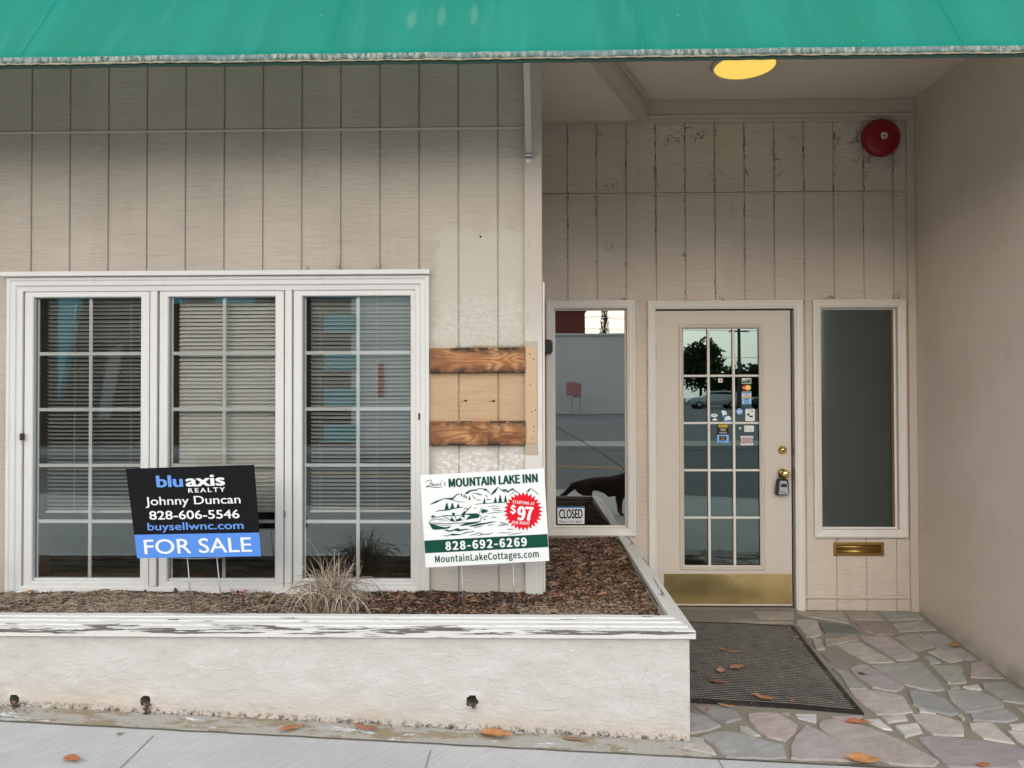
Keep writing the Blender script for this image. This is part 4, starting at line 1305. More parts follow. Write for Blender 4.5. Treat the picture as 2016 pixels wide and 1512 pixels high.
for _ in range(300): blade(rg.uniform(0, 2 * math.pi), rg.uniform(.12, .31), rg.uniform(.05, .45), rg.uniform(.06, .40), rg.uniform(.0014, .0029), .04)
for _ in range(70): blade(rg.uniform(0, 2 * math.pi), rg.uniform(.28, .44), rg.uniform(.15, .5), rg.uniform(.40, .75), rg.uniform(.0016, .0028))
for _ in range(120): blade(rg.uniform(0, 2 * math.pi), rg.uniform(.05, .14), rg.uniform(.5, 2.), rg.uniform(.1, .35), .001, .08)
pts = [gp + Vector(v) for v in ((-.03, 0, 0), (-.045, 0, .12), (-.055, 0, .22), (-.075, 0, .29), (-.105, 0, .345), (-.118, 0, .355), (-.124, 0, .34))]
mb.tube(pts, .0009, 4, False)
mb.build('blades', M['straw'], gc, True, fix=False)

# ================================================================== SIGNS ON WIRE STAKES
YS = 3.46
BLUE = flat('sign_blue', (.085, .24, .66)); WHITE = flat('sign_white', (.72, .74, .73)); INK = simple('sign_black', (.006, .006, .008), .6, var=.05, spec=.12); GREEN = flat('sign_green', (.003, .060, .038)); RED = flat('sign_red', (.62, .006, .018))
LBLUE = flat('letter_blue', (.12, .28, .66))


def sign(name, label, corners, mat):
    c = [P(*p, YS) for p in corners]              # TL TR BR BL
    base = sum(c, Vector()) / 4; g = (c[2] + c[3]) / 2
    o = thing(name, label, 'sign', (g.x, YS, bed_z(g.x, YS)), 'small signs staked in the planter')
    mb = MB(); mb.prism([c[3], c[2], c[1], c[0]], (0, .004, 0)); p = mb.build('sign_panel', mat, o)
    return o, p


def stake(o, legs, cross):
    mb = MB(); st = []
    for (a, b) in legs:
        p, q = P(*a, YS + .002), P(*b, YS + .002); q.z = min(q.z, bed_z(q.x, q.y) + .004)
        mb.tube([p, q + (q - p).normalized() * .03], .0028, 6)
    a, b = cross; mb.tube([P(*a, YS + .002), P(*((a[0] + b[0]) / 2, (a[1] + b[1]) / 2 + 1.4), YS + .002), P(*b, YS + .002)], .0017, 6)
    mb.build('wire_stake', M['steel'], o, True)


s1, p1 = sign('for_sale_sign', 'black and blue for sale sign leaning left on a wire stake', [(247.5, 923), (500, 915), (514, 1095), (270, 1099)], INK)
up1 = (-.095, -1)
mb = MB(); mb.prism([P(x, y, YS - .0006) for x, y in ((270, 1099), (514, 1095), (510.3, 1048.6), (264.4, 1052.8))], (0, .0005, 0)); mb.build('blue_band', BLUE, p1)
yl = YS - .0012
mb = MB(); letter(mb, 'blu', (308.5, 959), (361, 957.6), 22., yl, up1, .05); mb.build('blue_lettering', LBLUE, p1)
mb = MB(); letter(mb, 'buysellwnc.com', (291, 1044.2), (480, 1041), 14.6, yl, up1, .02); mb.build('blue_lettering', LBLUE, p1)
for txt, p0, p1_, h, bd_, spc in (('axis', (366, 957.6), (443.5, 955), 22., .05, 1.), ('REALTY', (371, 970), (443.5, 967.6), 8.4, .035, 1.35), ('Johnny Duncan', (286.5, 994.8), (474, 990.6), 16., .012, 1.),
                                   ('828-606-5546', (294.5, 1023), (472, 1020), 16.4, .022, 1.), ('FOR SALE', (285, 1091), (496.5, 1086), 28., .012, 1.)):
    mb = MB(); letter(mb, txt, p0, p1_, h, yl, up1, bd_, space=spc); mb.build('white_lettering', WHITE, p1)
stake(s1, [((369, 1098), (378, 1199)), ((427, 1097), (438, 1203))], ((340, 1099.5), (436, 1097.5)))

s2, p2 = sign('inn_sign', 'white and green inn sign with a boat picture and red starburst on a wire stake', [(827, 935.5), (1071, 922), (1081.5, 1104), (838, 1117.5)], WHITE)
up2 = (-.058, -1)
K = lambda pts: [(820 + u / 7.374, 915 + v / 7.374) for u, v in pts]
k_ = lambda u, v: (820 + u / 7.374, 915 + v / 7.374)
mb = MB(); mb.prism([P(x, y, YS - .0006) for x, y in K([(125, 1285), (1912, 1195), (1900, 1005), (112, 1102)])], (0, .0005, 0)); mb.build('green_band', GREEN, p2)
mb = MB()
letter(mb, 'MOUNTAIN LAKE INN', k_(468, 325), k_(1765, 250), 118 / 7.374, yl, up2, .085, hum=True); mb.build('green_lettering', GREEN, p2); mb = MB()
letter(mb, 'MountainLakeCottages.com', k_(272, 1420), k_(1778, 1340), 96 / 7.374, yl, up2, .045, space=1.05, hum=True); mb.build('green_lettering', GREEN, p2); mb = MB()
for pts in ([(135, 262), (150, 235), (190, 222), (215, 225), (215, 245), (195, 275), (180, 310), (150, 328), (140, 318), (160, 308), (200, 318), (260, 328), (330, 330), (380, 320)],
            [(213, 292), (240, 280), (238, 268), (222, 275), (220, 297), (242, 303), (256, 285)], [(270, 276), (255, 290), (262, 308), (280, 300), (283, 282), (268, 274)],
            [(300, 272), (300, 308), (306, 285), (322, 270), (328, 300), (338, 306)], [(350, 265), (352, 306)], [(344, 244), (350, 250)], [(374, 225), (368, 245)], [(425, 255), (405, 255), (400, 268), (420, 280), (416, 300), (395, 306)]):
    stroke(mb, K(pts), 1.25, yl)
mb.build('green_lettering', GREEN, p2)
mb = MB(); letter(mb, '828-692-6269', k_(422, 1238), k_(1605, 1175), 116 / 7.374, yl, up2, .075, space=1.12, hum=True); mb.build('white_lettering', WHITE, p2)
# line drawing of the lake
mb = MB()
yd = YS - .0008
for pts in ([(195, 575), (270, 530), (400, 485), (520, 478), (560, 445), (605, 416), (648, 434), (610, 432), (575, 452), (530, 508), (400, 494), (290, 552), (200, 580)],
            [(705, 420), (720, 395), (800, 360), (870, 358), (910, 338), (960, 343), (990, 350), (1005, 342), (1024, 362), (1085, 428), (1100, 400), (1140, 355), (1180, 322), (1176, 350), (1150, 400), (1090, 440), (1012, 374), (990, 380), (960, 354), (910, 350), (870, 378), (800, 382), (730, 428)],
            [(1235, 365), (1290, 352), (1335, 382), (1360, 358), (1398, 338), (1412, 366), (1370, 374), (1322, 412), (1300, 380), (1262, 385)],
            [(1585, 405), (1600, 380), (1650, 338), (1657, 352), (1640, 378), (1600, 428)],
            [(185, 855), (240, 862), (330, 892), (420, 907), (510, 890), (470, 922), (400, 937), (262, 944), (225, 930)],
            [(700, 722), (860, 710), (920, 735), (900, 772), (780, 787), (720, 802), (742, 762), (782, 737)], [(480, 802), (520, 770), (560, 820), (590, 790), (640, 770), (660, 800), (720, 795), (600, 822), (530, 828)],
            [(508, 705), (540, 692), (558, 702), (556, 738), (524, 736)], [(655, 712), (700, 668), (716, 690), (692, 765), (662, 745)],
            [(945, 650), (982, 640), (1000, 655), (1050, 660), (1024, 682), (1010, 702), (985, 690), (972, 712), (937, 690)], [(215, 742), (240, 730), (270, 747), (300, 740), (250, 765), (215, 772)],
            [(618, 882), (700, 850), (800, 835), (942, 824), (862, 852), (760, 877), (640, 888)], [(760, 892), (900, 850), (1010, 840), (1080, 825), (1172, 822), (1100, 840), (980, 867), (860, 892), (780, 902)],
            [(400, 952), (440, 938), (480, 955), (520, 945), (600, 918), (640, 940), (720, 928), (795, 935), (700, 948), (620, 967), (540, 957), (480, 977), (440, 962)],
            [(470, 1015), (520, 1000), (640, 1008), (720, 975), (745, 985), (620, 1022), (520, 1030)]):
    shape(mb, K(pts), yd)
for w, pts in ((7, [(400, 490), (520, 512), (620, 540), (705, 543)]), (9, [(1180, 325), (1240, 372), (1300, 408)]), (12, [(1395, 340), (1430, 378), (1480, 412)]), (9, [(1650, 340), (1700, 372), (1780, 436)]),
               (9, [(805, 438), (840, 480), (875, 502)]), (8, [(870, 405), (920, 425), (962, 437)]), (8, [(810, 408), (880, 425), (935, 445)]), (8, [(1000, 438), (1032, 466)]), (8, [(880, 512), (935, 512)]), (7, [(1010, 500), (1080, 510)]), (7, [(1345, 445), (1400, 410), (1430, 395)]),
               (7, [(848, 580), (900, 568), (1000, 562), (1150, 552), (1300, 548)]), (11, [(280, 685), (330, 665), (400, 662), (520, 640), (620, 620), (682, 613)]),
               (8, [(175, 840), (230, 790), (300, 760), (380, 742), (440, 737), (560, 745), (700, 715), (880, 710), (940, 750), (935, 800), (910, 826), (800, 838), (600, 847), (420, 857), (280, 847), (175, 842)]),
               (6, [(175, 850), (300, 872), (420, 882), (520, 872)]), (5, [(230, 812), (300, 790), (380, 780)]), (5, [(300, 802), (360, 792), (430, 790)]), (5, [(330, 822), (400, 812), (465, 816)]),
               (8, [(365, 745), (420, 765), (480, 795), (500, 826)]), (6, [(380, 742), (460, 745), (520, 735)]), (7, [(520, 740), (500, 780), (520, 818)]), (7, [(556, 745), (580, 800)]),
               (8, [(690, 660), (690, 638), (722, 622), (738, 642), (720, 668)]), (11, [(705, 700), (760, 632), (800, 602)]), (8, [(610, 800), (650, 750), (720, 775)]), (6, [(905, 728), (945, 620)]),
               (9, [(770, 1026), (850, 1010), (905, 985), (960, 1010), (1060, 1006), (1105, 983)]), (8, [(830, 918), (900, 900), (962, 890)]), (9, [(380, 1032), (450, 1032), (520, 1012)]), (8, [(720, 980), (840, 970)]),
               (7, [(1178, 990), (1260, 985), (1320, 990), (1382, 980)]), (8, [(1330, 1018), (1420, 1005), (1540, 985)]), (13, [(1190, 886), (1250, 872), (1340, 872)]), (9, [(1215, 838), (1310, 852)]), (8, [(1318, 936), (1400, 936)]),
               (7, [(1040, 605), (1110, 598), (1200, 602)]), (7, [(1095, 635), (1200, 630)]), (7, [(1120, 660), (1230, 662)]), (6, [(830, 630), (872, 624)]), (7, [(1025, 712), (1120, 695), (1270, 682)]),
               (8, [(950, 782), (990, 755), (1040, 748)]), (8, [(970, 800), (1012, 788)]), (8, [(1080, 772), (1120, 755), (1165, 772)]), (7, [(1030, 880), (1110, 868)]), (7, [(885, 1030), (960, 1010)])):
    stroke(mb, K(pts), w / 5.6, yd)
for x, y, h, w in ((440, 662, 118, 88), (520, 642, 92, 84), (605, 628, 68, 66), (985, 560, 84, 50), (1145, 552, 84, 62), (1215, 550, 120, 70), (1292, 546, 108, 58), (655, 458, 50, 30), (692, 472, 52, 34), (722, 486, 44, 34), (770, 510, 60, 40)):
    shape(mb, K([(x - w / 2, y), (x - w * .22, y - h * .33), (x - w * .36, y - h * .33), (x - w * .13, y - h * .66), (x - w * .22, y - h * .66), (x, y - h), (x + w * .22, y - h * .66), (x + w * .13, y - h * .66), (x + w * .36, y - h * .33), (x + w * .22, y - h * .33), (x + w / 2, y)]), yd - .0001)
mb.build('lake_drawing', GREEN, p2)


def star(cx, cy, ro, ri, n, rot=0.):
    return [(cx + (ro if i % 2 == 0 else ri) * math.sin(math.pi * i / n + rot), cy - (ro if i % 2 == 0 else ri) * math.cos(math.pi * i / n + rot)) for i in range(2 * n)]


mb = MB(); shape(mb, star(*k_(1548, 676), 302 / 7.374, 246 / 7.374, 28), YS - .0013); mb.build('starburst_outline', WHITE, p2)
mb = MB(); shape(mb, star(*k_(1548, 676), 284 / 7.374, 232 / 7.374, 28), YS - .0018); sb = mb.build('starburst', RED, p2)
mb = MB(); yb = YS - .0023
letter(mb, 'STARTING AT', k_(1395, 558), k_(1712, 588), 42 / 7.374, yb, (.06, -1), .05, space=1.1, hum=True); letter(mb, '$', k_(1356, 694), k_(1442, 700), 100 / 7.374, yb, (.06, -1), .09, hum=True)
letter(mb, '97', k_(1458, 795), k_(1690, 808), 186 / 7.374, yb, (.06, -1), .09, hum=True); letter(mb, 'PER NIGHT', k_(1390, 858), k_(1642, 872), 42 / 7.374, yb, (.04, -1), .05, space=1.1, hum=True)
mb.build('starburst_lettering', WHITE, sb)
stake(s2, [((909, 1112), (912, 1193)), ((1010, 1106), (1013, 1190))], ((905, 1115.8), (1014, 1110)))

# card in the narrow window and stickers on the door glass
yc = YR + .0315
cs = P(1124, 1014, yc)
c_ = thing('closed_card', 'white closed card with a blue top edge in the lower corner of the narrow window', 'card', (cs.x, yc, cs.z))
mb = MB(); mb.prism([P(x, y, yc - .0015) for x, y in ((1098, 1031.5), (1150.5, 1031.5), (1151, 997), (1097.5, 997.5))], (0, .001, 0)); cp_ = mb.build('card', WHITE, c_)
mb = MB(); shape(mb, [(1098, 1000), (1151, 1000), (1151, 997), (1097.5, 997.2)], yc - .0022); mb.build('blue_edge', flat('card_blue', (.03, .18, .45)), cp_)
mb = MB(); letter(mb, 'CLOSED', (1100.5, 1020.5), (1147, 1020.2), 17.4, yc - .0022, bold=.05); letter(mb, 'Please Call Again', (1100, 1029.2), (1147, 1028.6), 4.6, yc - .0022, bold=.0, shear=.35); mb.build('lettering', INK, cp_)

YST = YD + .0112
S_ = lambda u, v: (1340 + u / 5.818, 640 + v / 5.818)
SW, SK, SB = flat('sticker_white', (.72, .74, .73)), flat('sticker_black', (.012, .012, .014)), flat('sticker_blue', (.05, .20, .55))
SM = flat('sticker_maroon', (.22, .018, .06)); SY = flat('sticker_yellow', (.80, .58, .06)); SG = flat('sticker_green', (.05, .30, .16)); SO = flat('sticker_orange', (.75, .22, .03)); SR = flat('sticker_scarlet', (.62, .03, .03)); SL = flat('sticker_light_blue', (.22, .42, .78)); SGY = flat('sticker_grey', (.22, .23, .24)); SGD = flat('sticker_gold', (.62, .40, .07)); SC_ = flat('sticker_cyan', (.28, .55, .72))


def sticker(label, layers):
    """layers: (name, material, builder(mb, y)); the first is the sticker itself, the others are its printing"""
    top = None; y = YST
    for nm, mt, fn in layers:
        mb = MB(); fn(mb, y)
        if top is None:
            c = Vector(mb.v[0]); o = mb.build('door_sticker', mt, None, fix=False)
            tag(o, label, 'sticker', 'stickers on the door glass'); top = o
            y -= .0004
        else:
            mb.build(nm, mt, top, fix=False); y -= .0003


def rc(x0, y0, x1, y1, rr=0):
    def fn(mb, y):
        pts = [(x0, y0), (x1, y0), (x1, y1), (x0, y1)] if not rr else [(x0 + rr, y0), (x1 - rr, y0), (x1, y0 + rr), (x1, y1 - rr), (x1 - rr, y1), (x0 + rr, y1), (x0, y1 - rr), (x0, y0 + rr)]
        shape(mb, [S_(*p) for p in pts], y)
    return fn


def el(cx, cy, rx, ry, a0=0, a1=2 * math.pi):
    def fn(mb, y): c = S_(cx, cy); disc(mb, c[0], c[1], rx / 5.818, ry / 5.818, y, 24, a0, a1)
    return fn


def tx(s, x0, x1, yb_, h, bold=.03, sh=0., tilt=0):
    def fn(mb, y): letter(mb, s, S_(x0, yb_), S_(x1, yb_ + tilt), h / 5.818, y, bold=bold, shear=sh)
    return fn


def many(*fs):
    def fn(mb, y):
        for f in fs: f(mb, y)
    return fn


sticker('small white sticker with a red square, alone near the top of the middle column', [('', SW, rc(432, 610, 478, 658)), ('mark', SR, rc(446, 618, 466, 644)), ('line', SGY, rc(444, 648, 468, 652))])
sticker('card sticker with a slanted black bar, topmost in the column of payment stickers', [('', SW, rc(702, 608, 808, 672)), ('green_edge', SG, rc(706, 652, 804, 668)), ('bar', SK, lambda mb, y: shape(mb, [S_(*p) for p in ((708, 632), (802, 614), (803, 648), (709, 664))], y)), ('dot', SO, el(752, 640, 9, 9)), ('lettering', SW, tx('DISC VER', 714, 798, 650, 15, tilt=-14))])
sticker('black payment sticker with overlapping red and yellow discs', [('', SK, rc(698, 680, 812, 755)), ('red_disc', SR, el(740, 717, 33, 31)), ('yellow_disc', SY, el(772, 717, 32, 31)), ('lettering', SW, tx('MasterCard', 710, 802, 724, 15))])
sticker('payment sticker lettered VISA between blue and gold stripes', [('', SW, rc(702, 762, 808, 832)), ('blue_stripe', SB, rc(706, 766, 804, 779)), ('gold_stripe', SGD, rc(706, 811, 804, 828)), ('lettering', SB, tx('VISA', 720, 790, 806, 22, .06, .25))])
sticker('light blue payment sticker with a darker square, lowest of the payment stickers', [('', SC_, rc(703, 840, 810, 906)), ('square', SB, rc(730, 846, 782, 897)), ('lettering', SW, many(tx('AMERICAN', 733, 779, 868, 9), tx('EXPRESS', 733, 779, 884, 9)))])
sticker('round pale blue sticker in the right column', [('', SL, el(675, 990, 35, 35)), ('band', SW, rc(648, 986, 702, 998))])
sticker('large white sticker with a ringed drawing right of the round blue one', [('', SW, rc(742, 960, 850, 1099, 10)), ('ring', SGY, lambda mb, y: stroke(mb, [S_(795 + 42 * math.cos(t), 1040 + 40 * math.sin(t)) for t in [i * math.pi / 12 for i in range(25)]], .5, y)), ('lettering', SK, many(rc(762, 1015, 790, 1036), rc(786, 1036, 826, 1056), rc(810, 986, 832, 994), rc(770, 974, 824, 978)))])
sticker('white oval sticker with a dark squiggle low in the middle column', [('', SW, el(385, 1035, 40, 20)), ('squiggle', SK, lambda mb, y: stroke(mb, [S_(*p) for p in ((360, 1040), (375, 1028), (385, 1038), (398, 1030), (412, 1034))], .8, y))])
sticker('smaller white oval sticker directly beneath the squiggle oval', [('', SW, lambda mb, y: shape(mb, [S_(*p) for p in ((358, 1084), (392, 1064), (426, 1084), (410, 1094), (374, 1094))], y))])
sticker('upper white swoosh sticker with a blue foot', [('', SW, lambda mb, y: shape(mb, [S_(*p) for p in ((466, 984), (500, 976), (524, 995), (530, 1025), (512, 1040), (490, 1060), (472, 1050), (480, 1020))], y)), ('blue_foot', SB, lambda mb, y: shape(mb, [S_(*p) for p in ((474, 1036), (528, 1024), (520, 1044), (488, 1060), (472, 1050))], y))])
sticker('lower white swoosh sticker with a blue foot', [('', SW, lambda mb, y: shape(mb, [S_(*p) for p in ((498, 1085), (515, 1050), (545, 1036), (575, 1055), (584, 1108), (506, 1108))], y)), ('blue_foot', SB, lambda mb, y: shape(mb, [S_(*p) for p in ((504, 1092), (582, 1084), (584, 1108), (508, 1108))], y))])
sticker('black sticker with yellow lettering at the top of the third row', [('', SK, rc(418, 1133, 549, 1256)), ('yellow_lettering', SY, many(tx('POWERED', 430, 545, 1170, 22, .06), tx('THIS BUSINESS IS', 434, 541, 1144, 8, .02))), ('box', SY, lambda mb, y: stroke(mb, [S_(*p) for p in ((450, 1180), (524, 1180), (524, 1210), (450, 1210), (450, 1180))], .5, y)), ('white_lettering', SW, many(tx('Vyve', 460, 512, 1204, 19), rc(440, 1226, 530, 1229), rc(440, 1236, 530, 1239)))])
sticker('bright blue sticker with a black panel under the yellow lettered one', [('', SL, rc(418, 1257, 549, 1346)), ('panel', SK, rc(442, 1272, 524, 1322)), ('lettering', SGD, many(tx('Chili', 462, 504, 1298, 15, .02), rc(456, 1306, 512, 1310))), ('footer', SB, rc(440, 1328, 516, 1336))])
sticker('tiny white square sticker left of the white logo label', [('', SW, rc(672, 1170, 694, 1195)), ('mark', SK, rc(680, 1175, 686, 1190))])
sticker('white rounded label with a grey curl logo in the right column', [('', SW, rc(728, 1152, 840, 1222, 8)), ('curl', SGY, lambda mb, y: stroke(mb, [S_(758 + 18 * math.cos(t), 1188 + 20 * math.sin(t)) for t in [i * math.pi / 8 for i in range(3, 16)]], 1., y)), ('line', SGY, many(rc(784, 1184, 818, 1188), rc(786, 1196, 830, 1199), rc(790, 1206, 826, 1209)))])
sticker('maroon and white sticker lettered SOUTHERN', [('', SW, rc(685, 1270, 832, 1376, 5)), ('maroon_band', SM, rc(685, 1297, 832, 1346)), ('white_lettering', SW, many(tx('S', 690, 716, 1336, 30, .06), tx('OUTHERN', 718, 828, 1326, 18, .05), rc(720, 1333, 826, 1337))), ('small_print', SM, many(rc(694, 1282, 824, 1287), rc(694, 1355, 760, 1362), rc(770, 1355, 822, 1362)))])

# ================================================================== TWO BARE BOARDS
for lab, cr, sd_ in (('upper bare pine board nailed to the wall between window and post', (849, 685, 1034, 735), 0), ('lower bare pine board with a big knot, nailed to the wall above the inn sign', (849, 828, 1034.5, 876.5), 1)):
    x0, x1, z1, z0 = PX_(cr[0], YF), PX_(cr[2], YF), PZ_(cr[1] + .5, YF, 940), PZ_(cr[3] - .5, YF, 940)
    t = thing('wooden_board', lab, 'board', ((x0 + x1) / 2, YF, (z0 + z1) / 2), 'bare boards on the wall')
    rb = random.Random(sd_ + 4)
    mb = MB(); n = 24; hx = (x1 - x0) / 2; hz_ = (z1 - z0) / 2; V = []
    for i in range(n + 1):
        x = x0 + (x1 - x0) * i / n; e0 = .0022 * noise.noise((x * 9, sd_ * 7, 0)); e1 = .0022 * noise.noise((x * 9, sd_ * 7, 5)); s_ = (-.0015 if sd_ else .0) + (x - x0) / (x1 - x0) * .002
        a, b = z0 + e0 + s_, z1 + e1 + s_; c = .006 if sd_ else .003
        V += [(x, YF - .001, a), (x, YF - .024, a + .001), (x, YF - .030, a + c), (x, YF - .030, b - c), (x, YF - .026, b), (x, YF - .001, b)]
    mb.add(V, [(i * 6 + j, i * 6 + j + 1, i * 6 + j + 7, i * 6 + j + 6) for i in range(n) for j in range(5)] + [(0, 1, 2, 3, 4, 5), tuple(n * 6 + j for j in (5, 4, 3, 2, 1, 0))])
    pk = mb.build('plank', M['wood'], t); 
    mb = MB()
    kn = [(.80, -.12, .010)] if not sd_ else [(.69, -.30, .016), (.94, -.25, .007)]
    for u, w, r_ in kn:
        c = (x0 + (x1 - x0) * u, YF - .0301, (z0 + z1) / 2 + w * hz_); mb.lathe([(r_, -.002), (r_ * .9, .0006), (r_ * .3, .001)], c, n=14)
    mb.build('knot', simple('pine_knot', (.30, .13, .03), .5, var=.6, scale=90.), pk, True)
    mb = MB()
    for u, w in ((.03, .45), (.04, .0), (.05, -.6), (.3, .7), (.55, .86), (.55, -.62), (.80, .75), (.84, .80), (.93, -.55), (.98, .8)) if not sd_ else ((.03, .4), (.46, .55), (.44, .1), (.33, -.78), (.07, -.75), (.58, -.85), (.82, -.72), (.9, .7), (.92, .8), (.15, -.8)):
        c = (x0 + (x1 - x0) * u, YF - .0301, (z0 + z1) / 2 + w * hz_ * .9); mb = MB(); mb.lathe([(.0032, -.001), (.002, .0006)], c, n=7); mb.build('nail', M['dark'], pk)
mb = MB()
for px, py in ((916, 789), (971, 789.5)):
    c = P(px, py, YF - .0005); mb.lathe([(.006, 0), (.004, .0015)], c, n=8)
    for a, b in (((px, py), (px - 9, py + 1.5)), ((px, py), (px + 6, py - 1)), ((px, py), (px + 4, py + 1.8))): stroke(mb, [a, ((a[0] + b[0]) / 2, (a[1] + b[1]) / 2), b], 1.3, YF - .0012)
for px, py in ((946, 466),): mb.lathe([(.006, 0), (.004, .0015)], P(px, py, YF - .0005), n=8)
mb.build('bolt_hole', M['dark'], B)

# ================================================================== RUBBER MAT
mc = [Vector((.62, 3.545, 0)), Vector((1.572, 3.505, 0)), Vector((1.69, 4.74, 0)), Vector((.735, 4.77, 0))]


def mp(u, v, h=0.):
    p = (mc[0] * (1 - u) + mc[1] * u) * (1 - v) + (mc[3] * (1 - u) + mc[2] * u) * v
    p.z = floor_z(p.x, p.y) + .012 + h + .002 * noise.noise((p.x * 4, p.y * 4, 0)); return p


mt = thing('door_mat', 'dusty black rubber grid mat in front of the door', 'mat', (1.15, 4.1, 0))
mb = MB(); nu, nv = 24, 30
mb.add([mp(i / nu, j / nv) for j in range(nv + 1) for i in range(nu + 1)], [(j * (nu + 1) + i, j * (nu + 1) + i + 1, (j + 1) * (nu + 1) + i + 1, (j + 1) * (nu + 1) + i) for j in range(nv) for i in range(nu)])
bd = [mp(i / nu, 0) for i in range(nu)] + [mp(1, j / nv) for j in range(nv)] + [mp(1 - i / nu, 1) for i in range(nu)] + [mp(0, 1 - j / nv) for j in range(nv)]
k = len(bd); mb.add(bd + [p - Vector((0, 0, .014)) for p in bd], [(i, (i + 1) % k, k + (i + 1) % k, k + i) for i in range(k)])
mb.build('base', M['rubber'], mt)
mb = MB()


def ridge(f, w=.0016, h=.003):
    n = 16; V = []
    for i in range(n + 1):
        a = f(i / n, 0); b = f(i / n, 1); d = (b - a).normalized() * w
        V += [a - d, a + Vector((0, 0, h)), a + d]
    mb.add(V, [(i * 3 + j, i * 3 + j + 1, i * 3 + j + 4, i * 3 + j + 3) for i in range(n) for j in range(2)])


GN, GM = 40, 52
for i in range(GN + 1):
    u = .035 + .93 * i / GN; ridge(lambda t, s, u=u: mp(u + s * .01, .03 + .94 * t))
for j in range(GM + 1):
    v = .03 + .94 * j / GM; ridge(lambda t, s, v=v: mp(.035 + .93 * t, v + s * .01), h=.0028)
mb.build('grid_ridges', M['ridge'], mt, fix=False)

# ================================================================== FALLEN LEAVES AND LITTER
LC = {}


def leaf_mat(nm, c):
    a = NT(nm, .55, spec=.35); v = a.noise(7., a.pos((1, 3, 1), obj=True), 4, .6)
    cc = a.mix(a.rng(v, .3, .7), tuple(q * .6 for q in c), tuple(min(1, q * 1.15) for q in c))
    cc = a.mix(a.rng(a.noise(90., a.pos(obj=True), 3, .6), .62, .72, 0., .5), cc, tuple(q * .35 for q in c)); a.color(cc); a.bump(v, .001, .4)
    return a.m


for nm, c in (('rust', (.46, .17, .075)), ('brown', (.36, .18, .10)), ('orange', (.52, .25, .10)), ('tan', (.42, .26, .10)), ('dark', (.24, .115, .075)), ('olive', (.09, .09, .04)), ('pinkbrown', (.48, .26, .17))): LC[nm] = leaf_mat('leaf_' + nm, c)
rl = random.Random(77)


def leaf(px, py, L, ang, col, label, fz, h=.0, w=.38, curl=.5, fold=.35, lift=.0, twist=0.):
    """L length m, ang degrees in plan, w half-width ratio, curl end lift, fold midrib fold"""
    if fz is fm: L *= 1.18; w *= 1.1
    c = onto(px, py, lambda x, y: fz(x, y) + h)
    o = bpy.data.objects
    n = 10; V = []; Fs = []
    for i in range(n + 1):
        t = i / n; x = (t - .5) * L
        hw = L * w * math.sin(math.pi * min(1, t ** .85)) ** .9 * (1 - .25 * t) * .5 + .0003
        zc = curl * L * ((t - .45) ** 2) * .9 + .004 * noise.noise((t * 3, px, 0)) * (L / .05)
        tw = twist * (t - .5)
        for s_ in (-1, -.5, 0, .5, 1):
            y = s_ * hw; z = zc + abs(s_) ** 1.4 * hw * fold + .12 * hw * noise.noise((t * 6, s_ * 2, py))
            V.append((x, y * math.cos(tw) - z * math.sin(tw), z * math.cos(tw) + y * math.sin(tw)))
    for i in range(n):
        for j in range(4): Fs.append((i * 5 + j, i * 5 + j + 1, i * 5 + j + 6, i * 5 + j + 5))
    mz = min(v[2] for v in V); V = [(x, y, z - mz + .0015) for x, y, z in V]
    a = R(ang); rot = Matrix.Rotation(a, 3, 'Z')
    b = MB(); b.add([c + rot @ Vector(v) for v in V], Fs)
    t_ = thing('fallen_leaf', label, 'leaf', c, 'fallen leaves')
    t_.location = c
    bl_ = b.build('blade', LC[col], t_, True, fix=False); s_ = bl_.modifiers.new('t', 'SOLIDIFY'); s_.thickness = .0005
    b = MB(); z0 = V[n * 5 + 2][2]; e = Vector(V[n * 5 + 2])
    b.tube([c + rot @ (e + Vector((-L * .15, 0, 0))), c + rot @ (e + Vector((L * .08, .003, -.001))), c + rot @ (e + Vector((L * .2, .008, -.004)))], [.0008, .0009, .0007], 4)
    b.build('stem', LC['dark'], t_)


fs = lambda x, y: sw(x) + .003
fs2 = lambda x, y: sw(x) + .008
fm = lambda x, y: floor_z(x, y) + .0155
leaf(575, 1436, .112, 28, 'rust', 'red rust leaf on the footing strip, furthest left of the leaves below the planter', fs2, w=.30, curl=.35, fold=.5)
leaf(722, 1438, .12, -12, 'brown', 'curled brown leaf on the footing strip below the middle of the planter', fs2, w=.34, curl=.9, fold=.6)
leaf(977, 1450, .150, -17, 'orange', 'largest orange leaf lying where footing and sidewalk meet', fs2, w=.46, curl=.35, fold=.6, h=.002)
leaf(142, 1498, .084, -12, 'rust', 'orange brown leaf alone on the left of the sidewalk', fs, w=.48, curl=.3, fold=.7)
leaf(236, 1446, .028, 20, 'dark', 'tiny dark red leaf scrap on the sidewalk near the score line', fs, w=.5)
leaf(1131, 1457, .10, -6, 'brown', 'flat brown leaf tucked under the foot of the planter', fs2, w=.26, curl=.1, fold=.2)
leaf(1421, 1279, .046, -40, 'tan', 'pale yellow leaf furthest back on the mat', fm, w=.5, curl=.3)
leaf(1446, 1284, .082, -12, 'brown', 'long brown leaf on the mat touching the yellow one', fm, w=.34, curl=.4)
leaf(1418, 1322, .060, 75, 'pinkbrown', 'upright pink brown leaf in the middle of the mat', fm, w=.62, curl=.7, fold=.5)
leaf(1451, 1318, .076, 20, 'brown', 'curled brown leaf right of the pink brown one on the mat', fm, w=.56, curl=.6, fold=.7)
leaf(1412, 1345, .066, -20, 'dark', 'dark red brown leaf below the pair on the mat', fm, w=.5, curl=.4, fold=.6)
leaf(1431, 1391, .078, -28, 'orange', 'narrow orange leaf across the front edge of the mat', fm, w=.26, curl=.3)
